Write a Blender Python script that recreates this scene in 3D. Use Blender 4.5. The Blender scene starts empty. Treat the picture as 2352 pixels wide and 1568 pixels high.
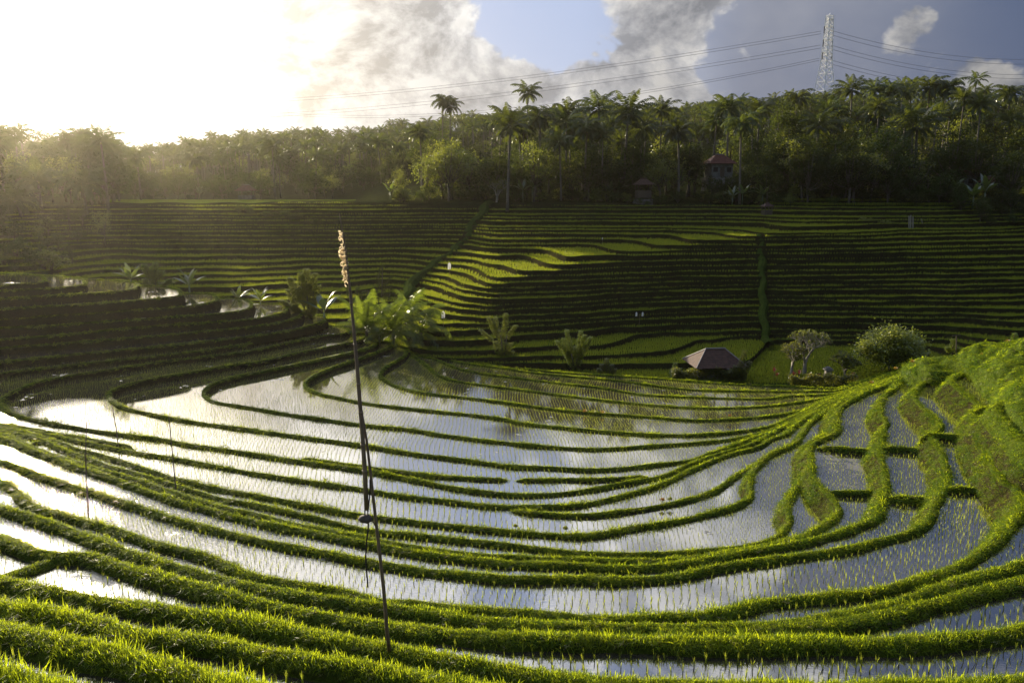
import bpy, math, random
import numpy as np
from mathutils import Vector, Matrix
from mathutils.geometry import delaunay_2d_cdt

# ------------------------------------------------------------------ camera, sky, sun, exposure
SC = bpy.context.scene
COL = SC.collection
RAD = math.radians
F, CX, CY, HOR = 1846.0, 1176.0, 784.0, 420.0     # the photo measured on a 2352 x 1568 grid
PITCH = math.atan((CY - HOR) / F)
CP, SP = math.cos(PITCH), math.sin(PITCH)
CAMZ = 24.0
cam = bpy.data.cameras.new('camera')
cam.sensor_width = 36.0
cam.lens = 36.0 * F / 2352.0
cam.clip_start = 0.1
cam.clip_end = 6000
camo = bpy.data.objects.new('camera', cam)
COL.objects.link(camo)
camo.location = (0, 0, CAMZ)
camo.rotation_euler = (RAD(90) - PITCH, 0, 0)
SC.camera = camo

SUN_EL, SUN_AZ = RAD(13.4), RAD(-33.0)            # azimuth measured from +Y towards +X
SUND = Vector((math.cos(SUN_EL) * math.sin(SUN_AZ), math.cos(SUN_EL) * math.cos(SUN_AZ), math.sin(SUN_EL)))


def ray(px, py):
    x, y = (px - CX) / F, (CY - py) / F
    return np.array([x, CP + SP * y, -SP + CP * y])


def at_z(px, py, zr):
    """point seen at (px, py) lying zr metres relative to the eye"""
    r = ray(px, py)
    return r * (zr / r[2])


def at_d(px, py, d):
    """point seen at (px, py) at forward distance d"""
    r = ray(px, py)
    return r * (d / r[1])


def project(x, y, z):
    """arrays of eye-relative points -> photo grid px, py"""
    xc = x
    dep = y * CP - z * SP
    up = y * SP + z * CP
    dep = np.where(dep < 0.1, 0.1, dep)
    return CX + F * xc / dep, CY - F * up / dep


class NT:
    """small helper around a node tree"""
    def __init__(self, tree):
        self.t = tree

    def n(self, kind, **kw):
        nd = self.t.nodes.new(kind)
        for k, v in kw.items():
            setattr(nd, k, v)
        return nd

    def l(self, a, b):
        self.t.links.new(a, b)

    def put(self, sock, v):
        if isinstance(v, bpy.types.NodeSocket):
            self.t.links.new(v, sock)
        elif v is not None:
            sock.default_value = v

    def m(self, op, a, b=None, c=None, clamp=False):
        nd = self.n('ShaderNodeMath', operation=op, use_clamp=clamp)
        self.put(nd.inputs[0], a)
        self.put(nd.inputs[1], b)
        self.put(nd.inputs[2], c)
        return nd.outputs[0]

    def vm(self, op, a, b=None):
        nd = self.n('ShaderNodeVectorMath', operation=op)
        self.put(nd.inputs[0], a)
        self.put(nd.inputs[1], b)
        return nd.outputs['Value'] if op in ('DOT_PRODUCT', 'LENGTH') else nd.outputs[0]

    def mix(self, fac, a, b, blend='MIX'):
        nd = self.n('ShaderNodeMix', data_type='RGBA', blend_type=blend)
        self.put(nd.inputs[0], fac)
        self.put(nd.inputs[6], a if isinstance(a, bpy.types.NodeSocket) else tuple(a) + (1,))
        self.put(nd.inputs[7], b if isinstance(b, bpy.types.NodeSocket) else tuple(b) + (1,))
        return nd.outputs[2]

    def rng(self, v, a, b, c=0.0, d=1.0, smooth=True):
        nd = self.n('ShaderNodeMapRange', interpolation_type='SMOOTHSTEP' if smooth else 'LINEAR')
        self.put(nd.inputs[0], v)
        for i, q in enumerate((a, b, c, d)):
            nd.inputs[i + 1].default_value = q
        return nd.outputs[0]

    def noise(self, vec, scale, detail=4, rough=0.55, dist=0.0):
        nd = self.n('ShaderNodeTexNoise')
        self.put(nd.inputs['Vector'], vec)
        nd.inputs['Scale'].default_value = scale
        nd.inputs['Detail'].default_value = detail
        nd.inputs['Roughness'].default_value = rough
        nd.inputs['Distortion'].default_value = dist
        return nd.outputs['Fac']


def px_azel(px, py):
    r = ray(px, py)
    return math.degrees(math.atan2(r[0], r[1])), math.degrees(math.atan2(r[2], math.hypot(r[0], r[1])))


def build_world():
    w = bpy.data.worlds.new('World')
    SC.world = w
    w.use_nodes = True
    t = w.node_tree
    t.nodes.clear()
    N = NT(t)
    out = N.n('ShaderNodeOutputWorld')
    bg = N.n('ShaderNodeBackground')
    N.l(bg.outputs[0], out.inputs[0])
    sky = N.n('ShaderNodeTexSky', sky_type='NISHITA')
    sky.sun_disc = False
    sky.sun_elevation = SUN_EL
    sky.sun_rotation = SUN_AZ
    sky.altitude = 300
    sky.air_density = 1.0
    sky.dust_density = 2.0
    sky.ozone_density = 1.5
    tc = N.n('ShaderNodeTexCoord')
    d = tc.outputs['Generated']
    sep = N.n('ShaderNodeSeparateXYZ')
    N.l(d, sep.inputs[0])
    X, Y, Z = sep.outputs
    az = N.m('MULTIPLY', N.m('ARCTAN2', X, Y), 57.2958)
    el = N.m('MULTIPLY', N.m('ARCSINE', Z), 57.2958)
    cosun = N.vm('DOT_PRODUCT', d, tuple(SUND))
    ang = N.m('MULTIPLY', N.m('ARCCOSINE', N.m('MINIMUM', cosun, 0.99999)), 57.2958)
    wv = N.n('ShaderNodeCombineXYZ')
    N.l(N.m('MULTIPLY', az, 0.0174), wv.inputs[0])
    N.l(N.m('MULTIPLY', el, 0.0200), wv.inputs[1])
    w1 = N.noise(wv.outputs[0], 5.0, 5, 0.6)
    wv2 = N.vm('ADD', wv.outputs[0], (7.3, 2.1, 4.0))
    w2 = N.noise(wv2, 5.5, 5, 0.6)
    azw = N.m('ADD', az, N.m('MULTIPLY', N.m('SUBTRACT', w1, 0.5), 13.0))
    elw = N.m('ADD', el, N.m('MULTIPLY', N.m('SUBTRACT', w2, 0.5), 9.0))
    # cloud cover: blobs placed in azimuth / elevation (degrees)
    tot = None

    def blob(a0, e0, sa, se, amp):
        nonlocal tot
        u = N.m('MULTIPLY', N.m('SUBTRACT', azw, a0), 1.0 / sa)
        v = N.m('MULTIPLY', N.m('SUBTRACT', elw, e0), 1.0 / se)
        q = N.m('ADD', N.m('MULTIPLY', u, u), N.m('MULTIPLY', v, v))
        g = N.m('MULTIPLY', N.m('EXPONENT', N.m('MULTIPLY', q, -1.0)), amp)
        tot = g if tot is None else N.m('ADD', tot, g)

    for px, py, sa, se, amp in CLOUD_BLOBS:
        a0, e0 = px_azel(px, py)
        blob(a0, e0, sa, se, amp)
    for a0, e0, sa, se, amp in CLOUD_BLOBS_HIGH:
        blob(a0, e0, sa, se, amp)
    vec = N.n('ShaderNodeCombineXYZ')
    N.l(N.m('MULTIPLY', az, 0.0174), vec.inputs[0])
    N.l(N.m('MULTIPLY', el, 0.0240), vec.inputs[1])
    v0 = vec.outputs[0]
    n1 = N.noise(v0, 8.0, 12, 0.62, 0.25)
    sh = N.n('ShaderNodeVectorMath', operation='ADD')
    N.l(v0, sh.inputs[0])
    sh.inputs[1].default_value = (-0.018, 0.018, 0)
    n2 = N.noise(sh.outputs[0], 8.0, 12, 0.62, 0.25)
    cov = N.m('ADD', N.m('ADD', tot, -0.02), N.m('MULTIPLY', N.m('SUBTRACT', n1, 0.5), 2.8))
    mask = N.rng(cov, -0.04, 0.42)
    thick = N.rng(cov, 0.1, 1.3)
    lit = N.m('ADD', N.m('MULTIPLY', N.m('SUBTRACT', n1, n2), 6.0), 0.50, clamp=True)
    # how bright a sunlit cloud is falls off away from the sun
    bright = N.m('ADD', N.m('MULTIPLY', N.m('EXPONENT', N.m('MULTIPLY', ang, -1.0 / 42.0)), 0.93), N.m('MULTIPLY', N.m('EXPONENT', N.m('MULTIPLY', ang, -1.0 / 8.0)), 0.35))
    dark = N.m('MULTIPLY', bright, 0.44)
    lev = N.m('ADD', N.m('MULTIPLY', lit, N.m('SUBTRACT', bright, dark)), dark)
    lev = N.m('MULTIPLY', lev, N.m('SUBTRACT', 1.0, N.m('MULTIPLY', thick, 0.22)))
    lev = N.m('MULTIPLY', lev, N.rng(el, 12.5, 19, 1.0, 1.75))  # high clouds boosted further to brighten their reflection in the water
    tint = N.mix(N.rng(ang, 6, 34), (1.0, 0.955, 0.87), (1.0, 0.985, 0.97))
    tint = N.mix(N.m('MULTIPLY', N.m('SUBTRACT', 1.0, lit), N.rng(ang, 15, 45)), tint, (0.86, 0.91, 1.04))
    cl = N.n('ShaderNodeVectorMath', operation='SCALE')
    N.l(tint, cl.inputs[0])
    N.l(lev, cl.inputs['Scale'])
    # base: clear sky plus the thin veil of stormy blue grey on the side away from the sun
    sk = N.n('ShaderNodeVectorMath', operation='SCALE')
    N.l(sky.outputs[0], sk.inputs[0])
    sk.inputs['Scale'].default_value = SKY_STRENGTH
    stormn = N.noise(v0, 2.6, 5, 0.6)
    storm = N.mix(N.rng(stormn, 0.35, 0.68), (0.090, 0.102, 0.140), (0.165, 0.172, 0.195))
    storm = N.mix(N.rng(az, 14, 34), storm, (0.034, 0.050, 0.094))
    blue = N.mix(N.m('MULTIPLY', N.rng(az, -24, -6), 0.85), sk.outputs[0], (0.20, 0.245, 0.37))
    base = N.mix(N.m('MULTIPLY', N.rng(az, 4, 17), 0.95), blue, storm)
    col = N.mix(mask, base, cl.outputs[0])
    # the glow of lit air round the sun
    g1 = N.m('MULTIPLY', N.m('EXPONENT', N.m('MULTIPLY', ang, -1.0 / 5.0)), 3.2)
    g2 = N.m('MULTIPLY', N.m('EXPONENT', N.m('MULTIPLY', N.m('MULTIPLY', ang, ang), -1.0 / 210.0)), 0.28)
    gl = N.n('ShaderNodeVectorMath', operation='SCALE')
    gl.inputs[0].default_value = (1.0, 0.93, 0.80)
    N.l(N.m('ADD', g1, g2), gl.inputs['Scale'])
    fin = N.vm('ADD', col, gl.outputs[0])
    # unseen upper sky, brightened as an added source for the water to reflect
    hi_ = N.n('ShaderNodeVectorMath', operation='SCALE')
    N.l(fin, hi_.inputs[0])
    N.l(N.rng(el, 13, 24, 1.0, 2.2), hi_.inputs['Scale'])
    fin = hi_.outputs[0]
    # below the horizon only dim ground light
    fin2 = N.mix(N.rng(el, -3.0, -0.5), (0.02, 0.022, 0.015), fin)
    N.l(fin2, bg.inputs[0])
    bg.inputs[1].default_value = 1.0
    w.cycles.sampling_method = 'MANUAL'
    w.cycles.sample_map_resolution = 512


SKY_STRENGTH = 0.06
# (photo x, photo y, half width deg, half height deg, amount)
CLOUD_BLOBS = [
    (300, 120, 15, 12, 1.0), (820, 110, 8, 7, 0.70), (960, 20, 5, 3.0, 0.5), (1080, 170, 7, 2.6, 0.60),
    (860, 230, 10, 3.2, 0.5), (1230, 50, 5.4, 3.6, -1.25), (1340, 100, 3.4, 2.2, -0.7), (1130, 60, 2.5, 1.6, -0.5),
    (1520, 90, 3.2, 3.4, 1.05), (1570, 10, 4.2, 3.0, 0.7), (1400, 140, 2.2, 1.1, 0.8), (1400, 205, 7, 1.5, 0.6), (1150, 175, 4.0, 1.4, 0.5), (1330, 180, 4, 1.2, 0.4),
    (1640, 215, 5, 2.0, 0.55), (1800, 90, 4.5, 5.5, -0.95), (1960, 30, 6, 4, -0.8), (2090, 105, 2.0, 1.4, 1.7),
    (2250, 195, 3.6, 1.2, 1.5), (2330, 60, 5, 4.5, -0.95), (1960, 150, 5, 2, -0.6), (2150, 40, 3, 1.5, -0.3), (1880, 205, 3, 1, -0.3),
]
CLOUD_BLOBS_HIGH = [(-30, 24, 22, 10, 1.0), (-5, 20.5, 6.5, 5, -1.3), (-13, 27, 4, 2.5, 0.7), (9.5, 20, 6.5, 6, 1.5), (15, 25, 4, 3, 0.8), (27, 24, 11, 9, -0.45),
                    (0, 35, 14, 7, 0.3), (20, 34, 9, 4, 0.35), (180, 30, 60, 25, 0.15)]
build_world()

sl = bpy.data.lights.new('sun', 'SUN')
sl.energy = 5.0
sl.angle = RAD(0.6)
sl.color = (1.0, 0.86, 0.62)
so = bpy.data.objects.new('sun', sl)
COL.objects.link(so)
so.rotation_euler = Vector(SUND).to_track_quat('Z', 'Y').to_euler()

SC.view_settings.view_transform = 'Standard'
SC.view_settings.look = 'None'
SC.view_settings.exposure = 1.1
SC.view_settings.gamma = 1.0
SC.cycles.use_denoising = True
SC.cycles.max_bounces = 8
SC.cycles.diffuse_bounces = 3
SC.cycles.glossy_bounces = 3
SC.cycles.transmission_bounces = 3
SC.cycles.transparent_max_bounces = 4
SC.cycles.volume_bounces = 0
SC.cycles.sample_clamp_indirect = 6.0
SC.cycles.caustics_reflective = False
SC.cycles.caustics_refractive = False

random.seed(7)
RNG = np.random.default_rng(7)


# ------------------------------------------------------------------ helpers
def tag(o, label=None, cat=None, group=None, kind=None):
    if label:
        o['label'] = label
    if cat:
        o['category'] = cat
    if group:
        o['group'] = group
    if kind:
        o['kind'] = kind
    return o


def new_mesh(name, v, f, mats=None, midx=None, smooth=False):
    me = bpy.data.meshes.new(name)
    me.from_pydata([tuple(p) for p in v], [], f)
    for m in (mats if isinstance(mats, (list, tuple)) else [mats]):
        if m:
            me.materials.append(m)
    if midx is not None:
        me.polygons.foreach_set('material_index', np.asarray(midx, dtype=np.int32))
    if smooth:
        me.polygons.foreach_set('use_smooth', np.ones(len(me.polygons), dtype=bool))
    me.update()
    return me


def link(name, me, parent=None, loc=None, rot=None, scale=None):
    o = bpy.data.objects.new(name, me)
    COL.objects.link(o)
    if parent:
        o.parent = parent
    if loc is not None:
        o.location = loc
    if rot is not None:
        o.rotation_euler = rot
    if scale is not None:
        o.scale = (scale,) * 3 if isinstance(scale, (int, float)) else scale
    return o


def empty(name, loc, rz=0.0, scale=1.0):
    return link(name, None, None, loc, (0, 0, rz), scale)


def copy_tree(o, parent=None):
    c = o.copy()
    COL.objects.link(c)
    if parent:
        c.parent = parent
    for ch in o.children:
        copy_tree(ch, c)
    return c


class MB:
    def __init__(self):
        self.v, self.f, self.m = [], [], []

    def add(self, vs, fs, mi=0):
        b = len(self.v)
        self.v += [tuple(p) for p in vs]
        self.f += [tuple(i + b for i in q) for q in fs]
        self.m += [mi] * len(fs)

    def quad(self, a, b, c, d, mi=0):
        self.add((a, b, c, d), ((0, 1, 2, 3),), mi)

    def tube(self, pts, rad, n=7, mi=0, cap=True):
        pts = [Vector(p) for p in pts]
        if isinstance(rad, (int, float)):
            rad = [rad] * len(pts)
        vs, fs = [], []
        for i, p in enumerate(pts):
            tdir = (pts[min(i + 1, len(pts) - 1)] - pts[max(i - 1, 0)])
            if tdir.length < 1e-9:
                tdir = Vector((0, 0, 1))
            tdir.normalize()
            a = tdir.cross(Vector((0.31, 0.95, 0.08)))
            if a.length < 1e-3:
                a = tdir.cross(Vector((1, 0, 0)))
            a.normalize()
            b = tdir.cross(a)
            for k in range(n):
                q = 2 * math.pi * k / n
                vs.append(p + (a * math.cos(q) + b * math.sin(q)) * rad[i])
        for i in range(len(pts) - 1):
            for k in range(n):
                fs.append((i * n + k, i * n + (k + 1) % n, (i + 1) * n + (k + 1) % n, (i + 1) * n + k))
        if cap:
            fs.append(tuple(range(n - 1, -1, -1)))
            fs.append(tuple((len(pts) - 1) * n + k for k in range(n)))
        self.add(vs, fs, mi)

    def box(self, c, s, rz=0.0, mi=0):
        cx, cy, cz = c
        hx, hy, hz = s[0] / 2, s[1] / 2, s[2] / 2
        vs = []
        ca, sa = math.cos(rz), math.sin(rz)
        for z in (-hz, hz):
            for x, y in ((-hx, -hy), (hx, -hy), (hx, hy), (-hx, hy)):
                vs.append((cx + x * ca - y * sa, cy + x * sa + y * ca, cz + z))
        self.add(vs, ((3, 2, 1, 0), (4, 5, 6, 7), (0, 1, 5, 4), (1, 2, 6, 5), (2, 3, 7, 6), (3, 0, 4, 7)), mi)

    def leaf(self, p, d, up, ln, wd, mi=0):
        """a pointed leaf folded a little along its rib"""
        d = Vector(d).normalized()
        s = d.cross(Vector(up))
        if s.length < 1e-4:
            s = d.cross(Vector((1, 0.2, 0.1)))
        s.normalize()
        n = s.cross(d)
        p = Vector(p)
        self.add((p, p + d * ln * 0.45 + s * wd * 0.5 + n * wd * 0.12, p + d * ln, p + d * ln * 0.45 - s * wd * 0.5 + n * wd * 0.12),
                 ((0, 1, 2, 3),), mi)

    def mesh(self, name, mats, smooth=False):
        return new_mesh(name, self.v, self.f, mats, self.m, smooth)

    def build(self, name, mats, parent=None, smooth=False, loc=None):
        return link(name, self.mesh(name, mats, smooth), parent, loc)


def wob(x, seed, amp=1.0, f0=1.0, octv=4):
    """smooth 1-D wobble"""
    r = np.random.default_rng(seed)
    s = np.zeros_like(x, dtype=float)
    for k in range(octv):
        fr = f0 * (1.9 ** k)
        s += np.sin(x * fr + r.uniform(0, 6.28)) * (0.6 ** k)
        s += np.sin(x * fr * 1.37 + r.uniform(0, 6.28)) * (0.6 ** k) * 0.6
    return s * amp * 0.5


def wob2(x, y, seed, amp=1.0, f0=1.0, octv=4):
    r = np.random.default_rng(seed)
    s = np.zeros(np.broadcast(x, y).shape)
    for k in range(octv):
        for j in range(3):
            a = r.uniform(0, 6.28)
            fr = f0 * (1.9 ** k) * r.uniform(0.75, 1.3)
            s += np.sin((x * math.cos(a) + y * math.sin(a)) * fr + r.uniform(0, 6.28)) * (0.58 ** k)
    return s * amp * 0.35


# ------------------------------------------------------------------ materials
def mat(name):
    m = bpy.data.materials.new(name)
    m.use_nodes = True
    m.node_tree.nodes.clear()
    N = NT(m.node_tree)
    out = N.n('ShaderNodeOutputMaterial')
    return m, N, out


def leaf_mat(name, c1, c2, trans, scale=3.0, gloss=0.06, rough=0.4, tmix=0.5, objvar=0.25):
    m, N, out = mat(name)
    geo = N.n('ShaderNodeNewGeometry')
    oi = N.n('ShaderNodeObjectInfo')
    n = N.noise(geo.outputs['Position'], scale, 3, 0.6)
    n2 = N.noise(geo.outputs['Position'], scale * 0.13, 2, 0.5)
    f = N.m('ADD', N.rng(n, 0.3, 0.7, 0, 0.7), N.m('MULTIPLY', N.m('SUBTRACT', n2, 0.5), 1.2), clamp=True)
    col = N.mix(f, c1, c2)
    hsv = N.n('ShaderNodeHueSaturation')
    N.l(col, hsv.inputs['Color'])
    N.l(N.m('ADD', N.m('MULTIPLY', oi.outputs['Random'], 2 * objvar), 1 - objvar), hsv.inputs['Value'])
    N.l(N.m('ADD', N.m('MULTIPLY', oi.outputs['Random'], 0.05), 0.475), hsv.inputs['Hue'])
    dif = N.n('ShaderNodeBsdfDiffuse')
    N.l(hsv.outputs[0], dif.inputs[0])
    tr = N.n('ShaderNodeBsdfTranslucent')
    tcol = N.mix(0.5, hsv.outputs[0], trans)
    N.l(tcol, tr.inputs[0])
    mx = N.n('ShaderNodeMixShader')
    mx.inputs[0].default_value = tmix
    N.l(dif.outputs[0], mx.inputs[1])
    N.l(tr.outputs[0], mx.inputs[2])
    gl = N.n('ShaderNodeBsdfGlossy')
    gl.inputs['Roughness'].default_value = rough
    mx2 = N.n('ShaderNodeMixShader')
    mx2.inputs[0].default_value = gloss
    N.l(mx.outputs[0], mx2.inputs[1])
    N.l(gl.outputs[0], mx2.inputs[2])
    N.l(mx2.outputs[0], out.inputs[0])
    return m


def plain_mat(name, c1, c2, scale=4.0, rough=0.8, bump=0.0, bscale=20.0, spec=0.3, stretch=None, metal=0.0):
    m, N, out = mat(name)
    tc = N.n('ShaderNodeTexCoord')
    vec = tc.outputs['Object']
    if stretch:
        mp = N.n('ShaderNodeMapping')
        mp.inputs['Scale'].default_value = stretch
        N.l(vec, mp.inputs[0])
        vec = mp.outputs[0]
    p = N.n('ShaderNodeBsdfPrincipled')
    N.l(N.mix(N.rng(N.noise(vec, scale, 5, 0.6), 0.3, 0.7), c1, c2), p.inputs['Base Color'])
    p.inputs['Roughness'].default_value = rough
    p.inputs['Specular IOR Level'].default_value = spec
    p.inputs['Metallic'].default_value = metal
    if bump:
        b = N.n('ShaderNodeBump')
        b.inputs['Strength'].default_value = bump
        b.inputs['Distance'].default_value = 0.05
        N.l(N.noise(vec, bscale, 4, 0.6), b.inputs['Height'])
        N.l(b.outputs[0], p.inputs['Normal'])
    N.l(p.outputs[0], out.inputs[0])
    return m


def ground_mat(name, stops, scale, rough=0.95, bump=0.6, bscale=9.0, trans=0.0):
    """earth and short growth: two-scale noise between three colours"""
    m, N, out = mat(name)
    geo = N.n('ShaderNodeNewGeometry')
    P = geo.outputs['Position']
    a = N.noise(P, scale, 5, 0.62)
    b = N.noise(P, scale * 6.3, 4, 0.6)
    col = N.mix(N.rng(a, 0.35, 0.66), stops[0], stops[1])
    col = N.mix(N.rng(b, 0.42, 0.75), col, stops[2])
    d = N.n('ShaderNodeBsdfDiffuse')
    N.l(col, d.inputs[0])
    bp = N.n('ShaderNodeBump')
    bp.inputs['Strength'].default_value = bump
    bp.inputs['Distance'].default_value = 0.12
    N.l(N.noise(P, bscale, 5, 0.65), bp.inputs['Height'])
    N.l(bp.outputs[0], d.inputs['Normal'])
    if trans:
        tr = N.n('ShaderNodeBsdfTranslucent')
        N.l(col, tr.inputs[0])
        mx = N.n('ShaderNodeMixShader')
        mx.inputs[0].default_value = trans
        N.l(d.outputs[0], mx.inputs[1])
        N.l(tr.outputs[0], mx.inputs[2])
        N.l(mx.outputs[0], out.inputs[0])
    else:
        N.l(d.outputs[0], out.inputs[0])
    return m


MUD = []
for (px_, py_, z_, sx_, sy_, am_) in [(330, 1385, -9.4, 4.5, 2.0, 0.20), (1935, 1075, -14.25, 1.6, 2.5, 0.17), (2320, 1105, -11.9, 1.5, 1.5, 0.15), (700, 1420, -9.4, 3.0, 1.5, 0.16), (1800, 1448, -10.7, 4.0, 1.2, 0.10)]:
    q_ = at_z(px_, py_, z_)
    MUD.append((float(q_[0]), float(q_[1]), sx_, sy_, am_))


def water_mat():
    m, N, out = mat('paddy_water')
    geo = N.n('ShaderNodeNewGeometry')
    P = geo.outputs['Position']
    p = N.n('ShaderNodeBsdfPrincipled')
    sep = N.n('ShaderNodeSeparateXYZ')
    N.l(P, sep.inputs[0])
    # mud showing through the shallow water; mud flats break the surface in a few places
    n1 = N.noise(P, 0.55, 5, 0.6)
    pan = None
    for (mx_, my_, sx_, sy_, am) in MUD:
        u = N.m('MULTIPLY', N.m('SUBTRACT', sep.outputs[0], mx_), 1 / sx_)
        v = N.m('MULTIPLY', N.m('SUBTRACT', sep.outputs[1], my_), 1 / sy_)
        g = N.m('MULTIPLY', N.m('EXPONENT', N.m('MULTIPLY', N.m('ADD', N.m('MULTIPLY', u, u), N.m('MULTIPLY', v, v)), -1.0)), am)
        pan = g if pan is None else N.m('ADD', pan, g)
    n3 = N.noise(P, 2.2, 5, 0.65)
    mud = N.rng(N.m('ADD', N.m('ADD', n1, N.m('MULTIPLY', N.m('SUBTRACT', n3, 0.5), 0.25)), pan), 0.665, 0.72)
    col = N.mix(N.rng(N.noise(P, 1.7, 4, 0.6), 0.3, 0.7), (0.030, 0.026, 0.020), (0.055, 0.045, 0.034))
    col = N.mix(mud, col, (0.085, 0.066, 0.048))
    N.l(col, p.inputs['Base Color'])
    N.l(N.m('ADD', N.m('MULTIPLY', mud, 0.38), 0.025), p.inputs['Roughness'])
    p.inputs['IOR'].default_value = 2.7
    # wind ripples: stronger in patches
    patch = N.rng(N.noise(P, 0.12, 3, 0.5), 0.48, 0.68)
    gx = N.m('MULTIPLY', N.m('SUBTRACT', sep.outputs[0], -16.0), 1 / 9.0)
    gy = N.m('MULTIPLY', N.m('SUBTRACT', sep.outputs[1], 31.0), 1 / 9.0)
    gust = N.m('EXPONENT', N.m('MULTIPLY', N.m('ADD', N.m('MULTIPLY', gx, gx), N.m('MULTIPLY', gy, gy)), -1.0))
    mp = N.n('ShaderNodeMapping')
    mp.inputs['Scale'].default_value = (1.0, 2.0, 1.0)
    N.l(P, mp.inputs[0])
    rip = N.noise(mp.outputs[0], 7.0, 3, 0.55)
    b = N.n('ShaderNodeBump')
    N.l(N.m('ADD', N.m('ADD', N.m('MULTIPLY', patch, 0.05), N.m('MULTIPLY', gust, 0.85)), N.m('ADD', N.m('MULTIPLY', mud, 0.5), 0.008)), b.inputs['Strength'])
    b.inputs['Distance'].default_value = 0.05
    N.l(rip, b.inputs['Height'])
    N.l(b.outputs[0], p.inputs['Normal'])
    N.l(p.outputs[0], out.inputs[0])
    return m


M = {}
M['water'] = water_mat()
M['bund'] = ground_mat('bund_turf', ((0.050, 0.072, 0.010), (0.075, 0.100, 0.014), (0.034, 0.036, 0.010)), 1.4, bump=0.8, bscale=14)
M['riser'] = ground_mat('shaded_terrace_bank', ((0.034, 0.028, 0.014), (0.040, 0.042, 0.014), (0.018, 0.013, 0.008)), 0.9, bump=0.9, bscale=7)  # dark brown paints shade into the colour of these grassy faces
M['rice'] = ground_mat('rice_field', ((0.038, 0.060, 0.012), (0.055, 0.080, 0.015), (0.028, 0.042, 0.010)), 0.8, bump=0.9, bscale=6, trans=0.25)
M['forest_floor'] = ground_mat('forest_floor', ((0.020, 0.026, 0.008), (0.034, 0.040, 0.012), (0.016, 0.013, 0.007)), 0.2)
M['turf'] = ground_mat('grassy_bank', ((0.050, 0.075, 0.012), (0.080, 0.110, 0.016), (0.036, 0.044, 0.010)), 0.7, bump=0.8, bscale=10)
M['grass'] = leaf_mat('grass_blades', (0.085, 0.155, 0.008), (0.185, 0.235, 0.012), (0.76, 0.84, 0.016), 1.1, gloss=0.012, rough=0.4, tmix=0.68, objvar=0.0)
M['drygrass'] = leaf_mat('yellow_grass', (0.14, 0.15, 0.02), (0.20, 0.16, 0.03), (0.5, 0.45, 0.06), 1.1, tmix=0.55, objvar=0.0)
M['seedling'] = leaf_mat('rice_seedling', (0.085, 0.140, 0.012), (0.150, 0.190, 0.020), (0.62, 0.66, 0.05), 2.0, gloss=0.03, rough=0.35, tmix=0.62, objvar=0.0)
M['fieldrice'] = leaf_mat('field_rice', (0.062, 0.105, 0.011), (0.115, 0.155, 0.015), (0.58, 0.62, 0.024), 0.5, gloss=0.02, rough=0.4, tmix=0.55, objvar=0.0)
M['palm'] = leaf_mat('palm_leaf', (0.024, 0.040, 0.007), (0.056, 0.075, 0.012), (0.20, 0.23, 0.016), 0.5, gloss=0.035, rough=0.30, tmix=0.35, objvar=0.3)
M['ypalm'] = leaf_mat('young_palm_leaf', (0.036, 0.070, 0.008), (0.075, 0.110, 0.012), (0.36, 0.44, 0.022), 0.8, gloss=0.035, rough=0.28, tmix=0.5, objvar=0.1)
M['tree'] = leaf_mat('tree_leaf', (0.024, 0.038, 0.007), (0.056, 0.074, 0.012), (0.15, 0.18, 0.014), 0.45, gloss=0.02, rough=0.45, tmix=0.36, objvar=0.35)
M['lime'] = leaf_mat('light_leaf', (0.070, 0.100, 0.013), (0.130, 0.145, 0.018), (0.48, 0.50, 0.035), 0.6, gloss=0.06, rough=0.4, tmix=0.45, objvar=0.2)
M['spire'] = leaf_mat('pinnate_leaf', (0.100, 0.150, 0.018), (0.170, 0.210, 0.030), (0.70, 0.74, 0.07), 0.9, gloss=0.06, rough=0.4, tmix=0.5, objvar=0.12)
M['banana'] = leaf_mat('banana_leaf', (0.050, 0.080, 0.014), (0.090, 0.120, 0.020), (0.28, 0.34, 0.04), 0.6, gloss=0.12, rough=0.3, tmix=0.42, objvar=0.15)
M['hedge'] = leaf_mat('hedge_leaf', (0.040, 0.060, 0.009), (0.095, 0.110, 0.014), (0.48, 0.48, 0.03), 1.2, gloss=0.05, rough=0.4, tmix=0.4, objvar=0.1)
M['redleaf'] = leaf_mat('red_leaf', (0.10, 0.016, 0.010), (0.17, 0.05, 0.022), (0.30, 0.05, 0.022), 2.0, tmix=0.4, objvar=0.2)
M['straw'] = leaf_mat('dry_leaf_strip', (0.50, 0.38, 0.22), (0.66, 0.52, 0.32), (0.92, 0.78, 0.52), 3.0, gloss=0.10, rough=0.3, tmix=0.55, objvar=0.05)
M['orange'] = leaf_mat('orange_growth', (0.22, 0.11, 0.02), (0.30, 0.20, 0.03), (0.5, 0.3, 0.05), 3.0, tmix=0.45, objvar=0.2)
M['trunk'] = plain_mat('palm_trunk', (0.10, 0.085, 0.065), (0.17, 0.145, 0.115), 3, 0.9, 0.5, 12, stretch=(1, 1, 4))
M['bark'] = plain_mat('bark', (0.075, 0.060, 0.045), (0.14, 0.115, 0.085), 4, 0.9, 0.5, 14)
M['palebark'] = plain_mat('pale_bark', (0.20, 0.175, 0.145), (0.30, 0.27, 0.225), 4, 0.85, 0.4, 14)
M['bamboo'] = plain_mat('bamboo', (0.13, 0.090, 0.055), (0.24, 0.17, 0.10), 6, 0.6, 0.2, 30, stretch=(6, 6, 1))
M['cord'] = plain_mat('cord', (0.03, 0.024, 0.02), (0.05, 0.04, 0.03), 20, 0.9)
M['husk'] = plain_mat('stone_weight', (0.055, 0.040, 0.034), (0.12, 0.088, 0.074), 5, 0.7, 0.7, 18)
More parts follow.
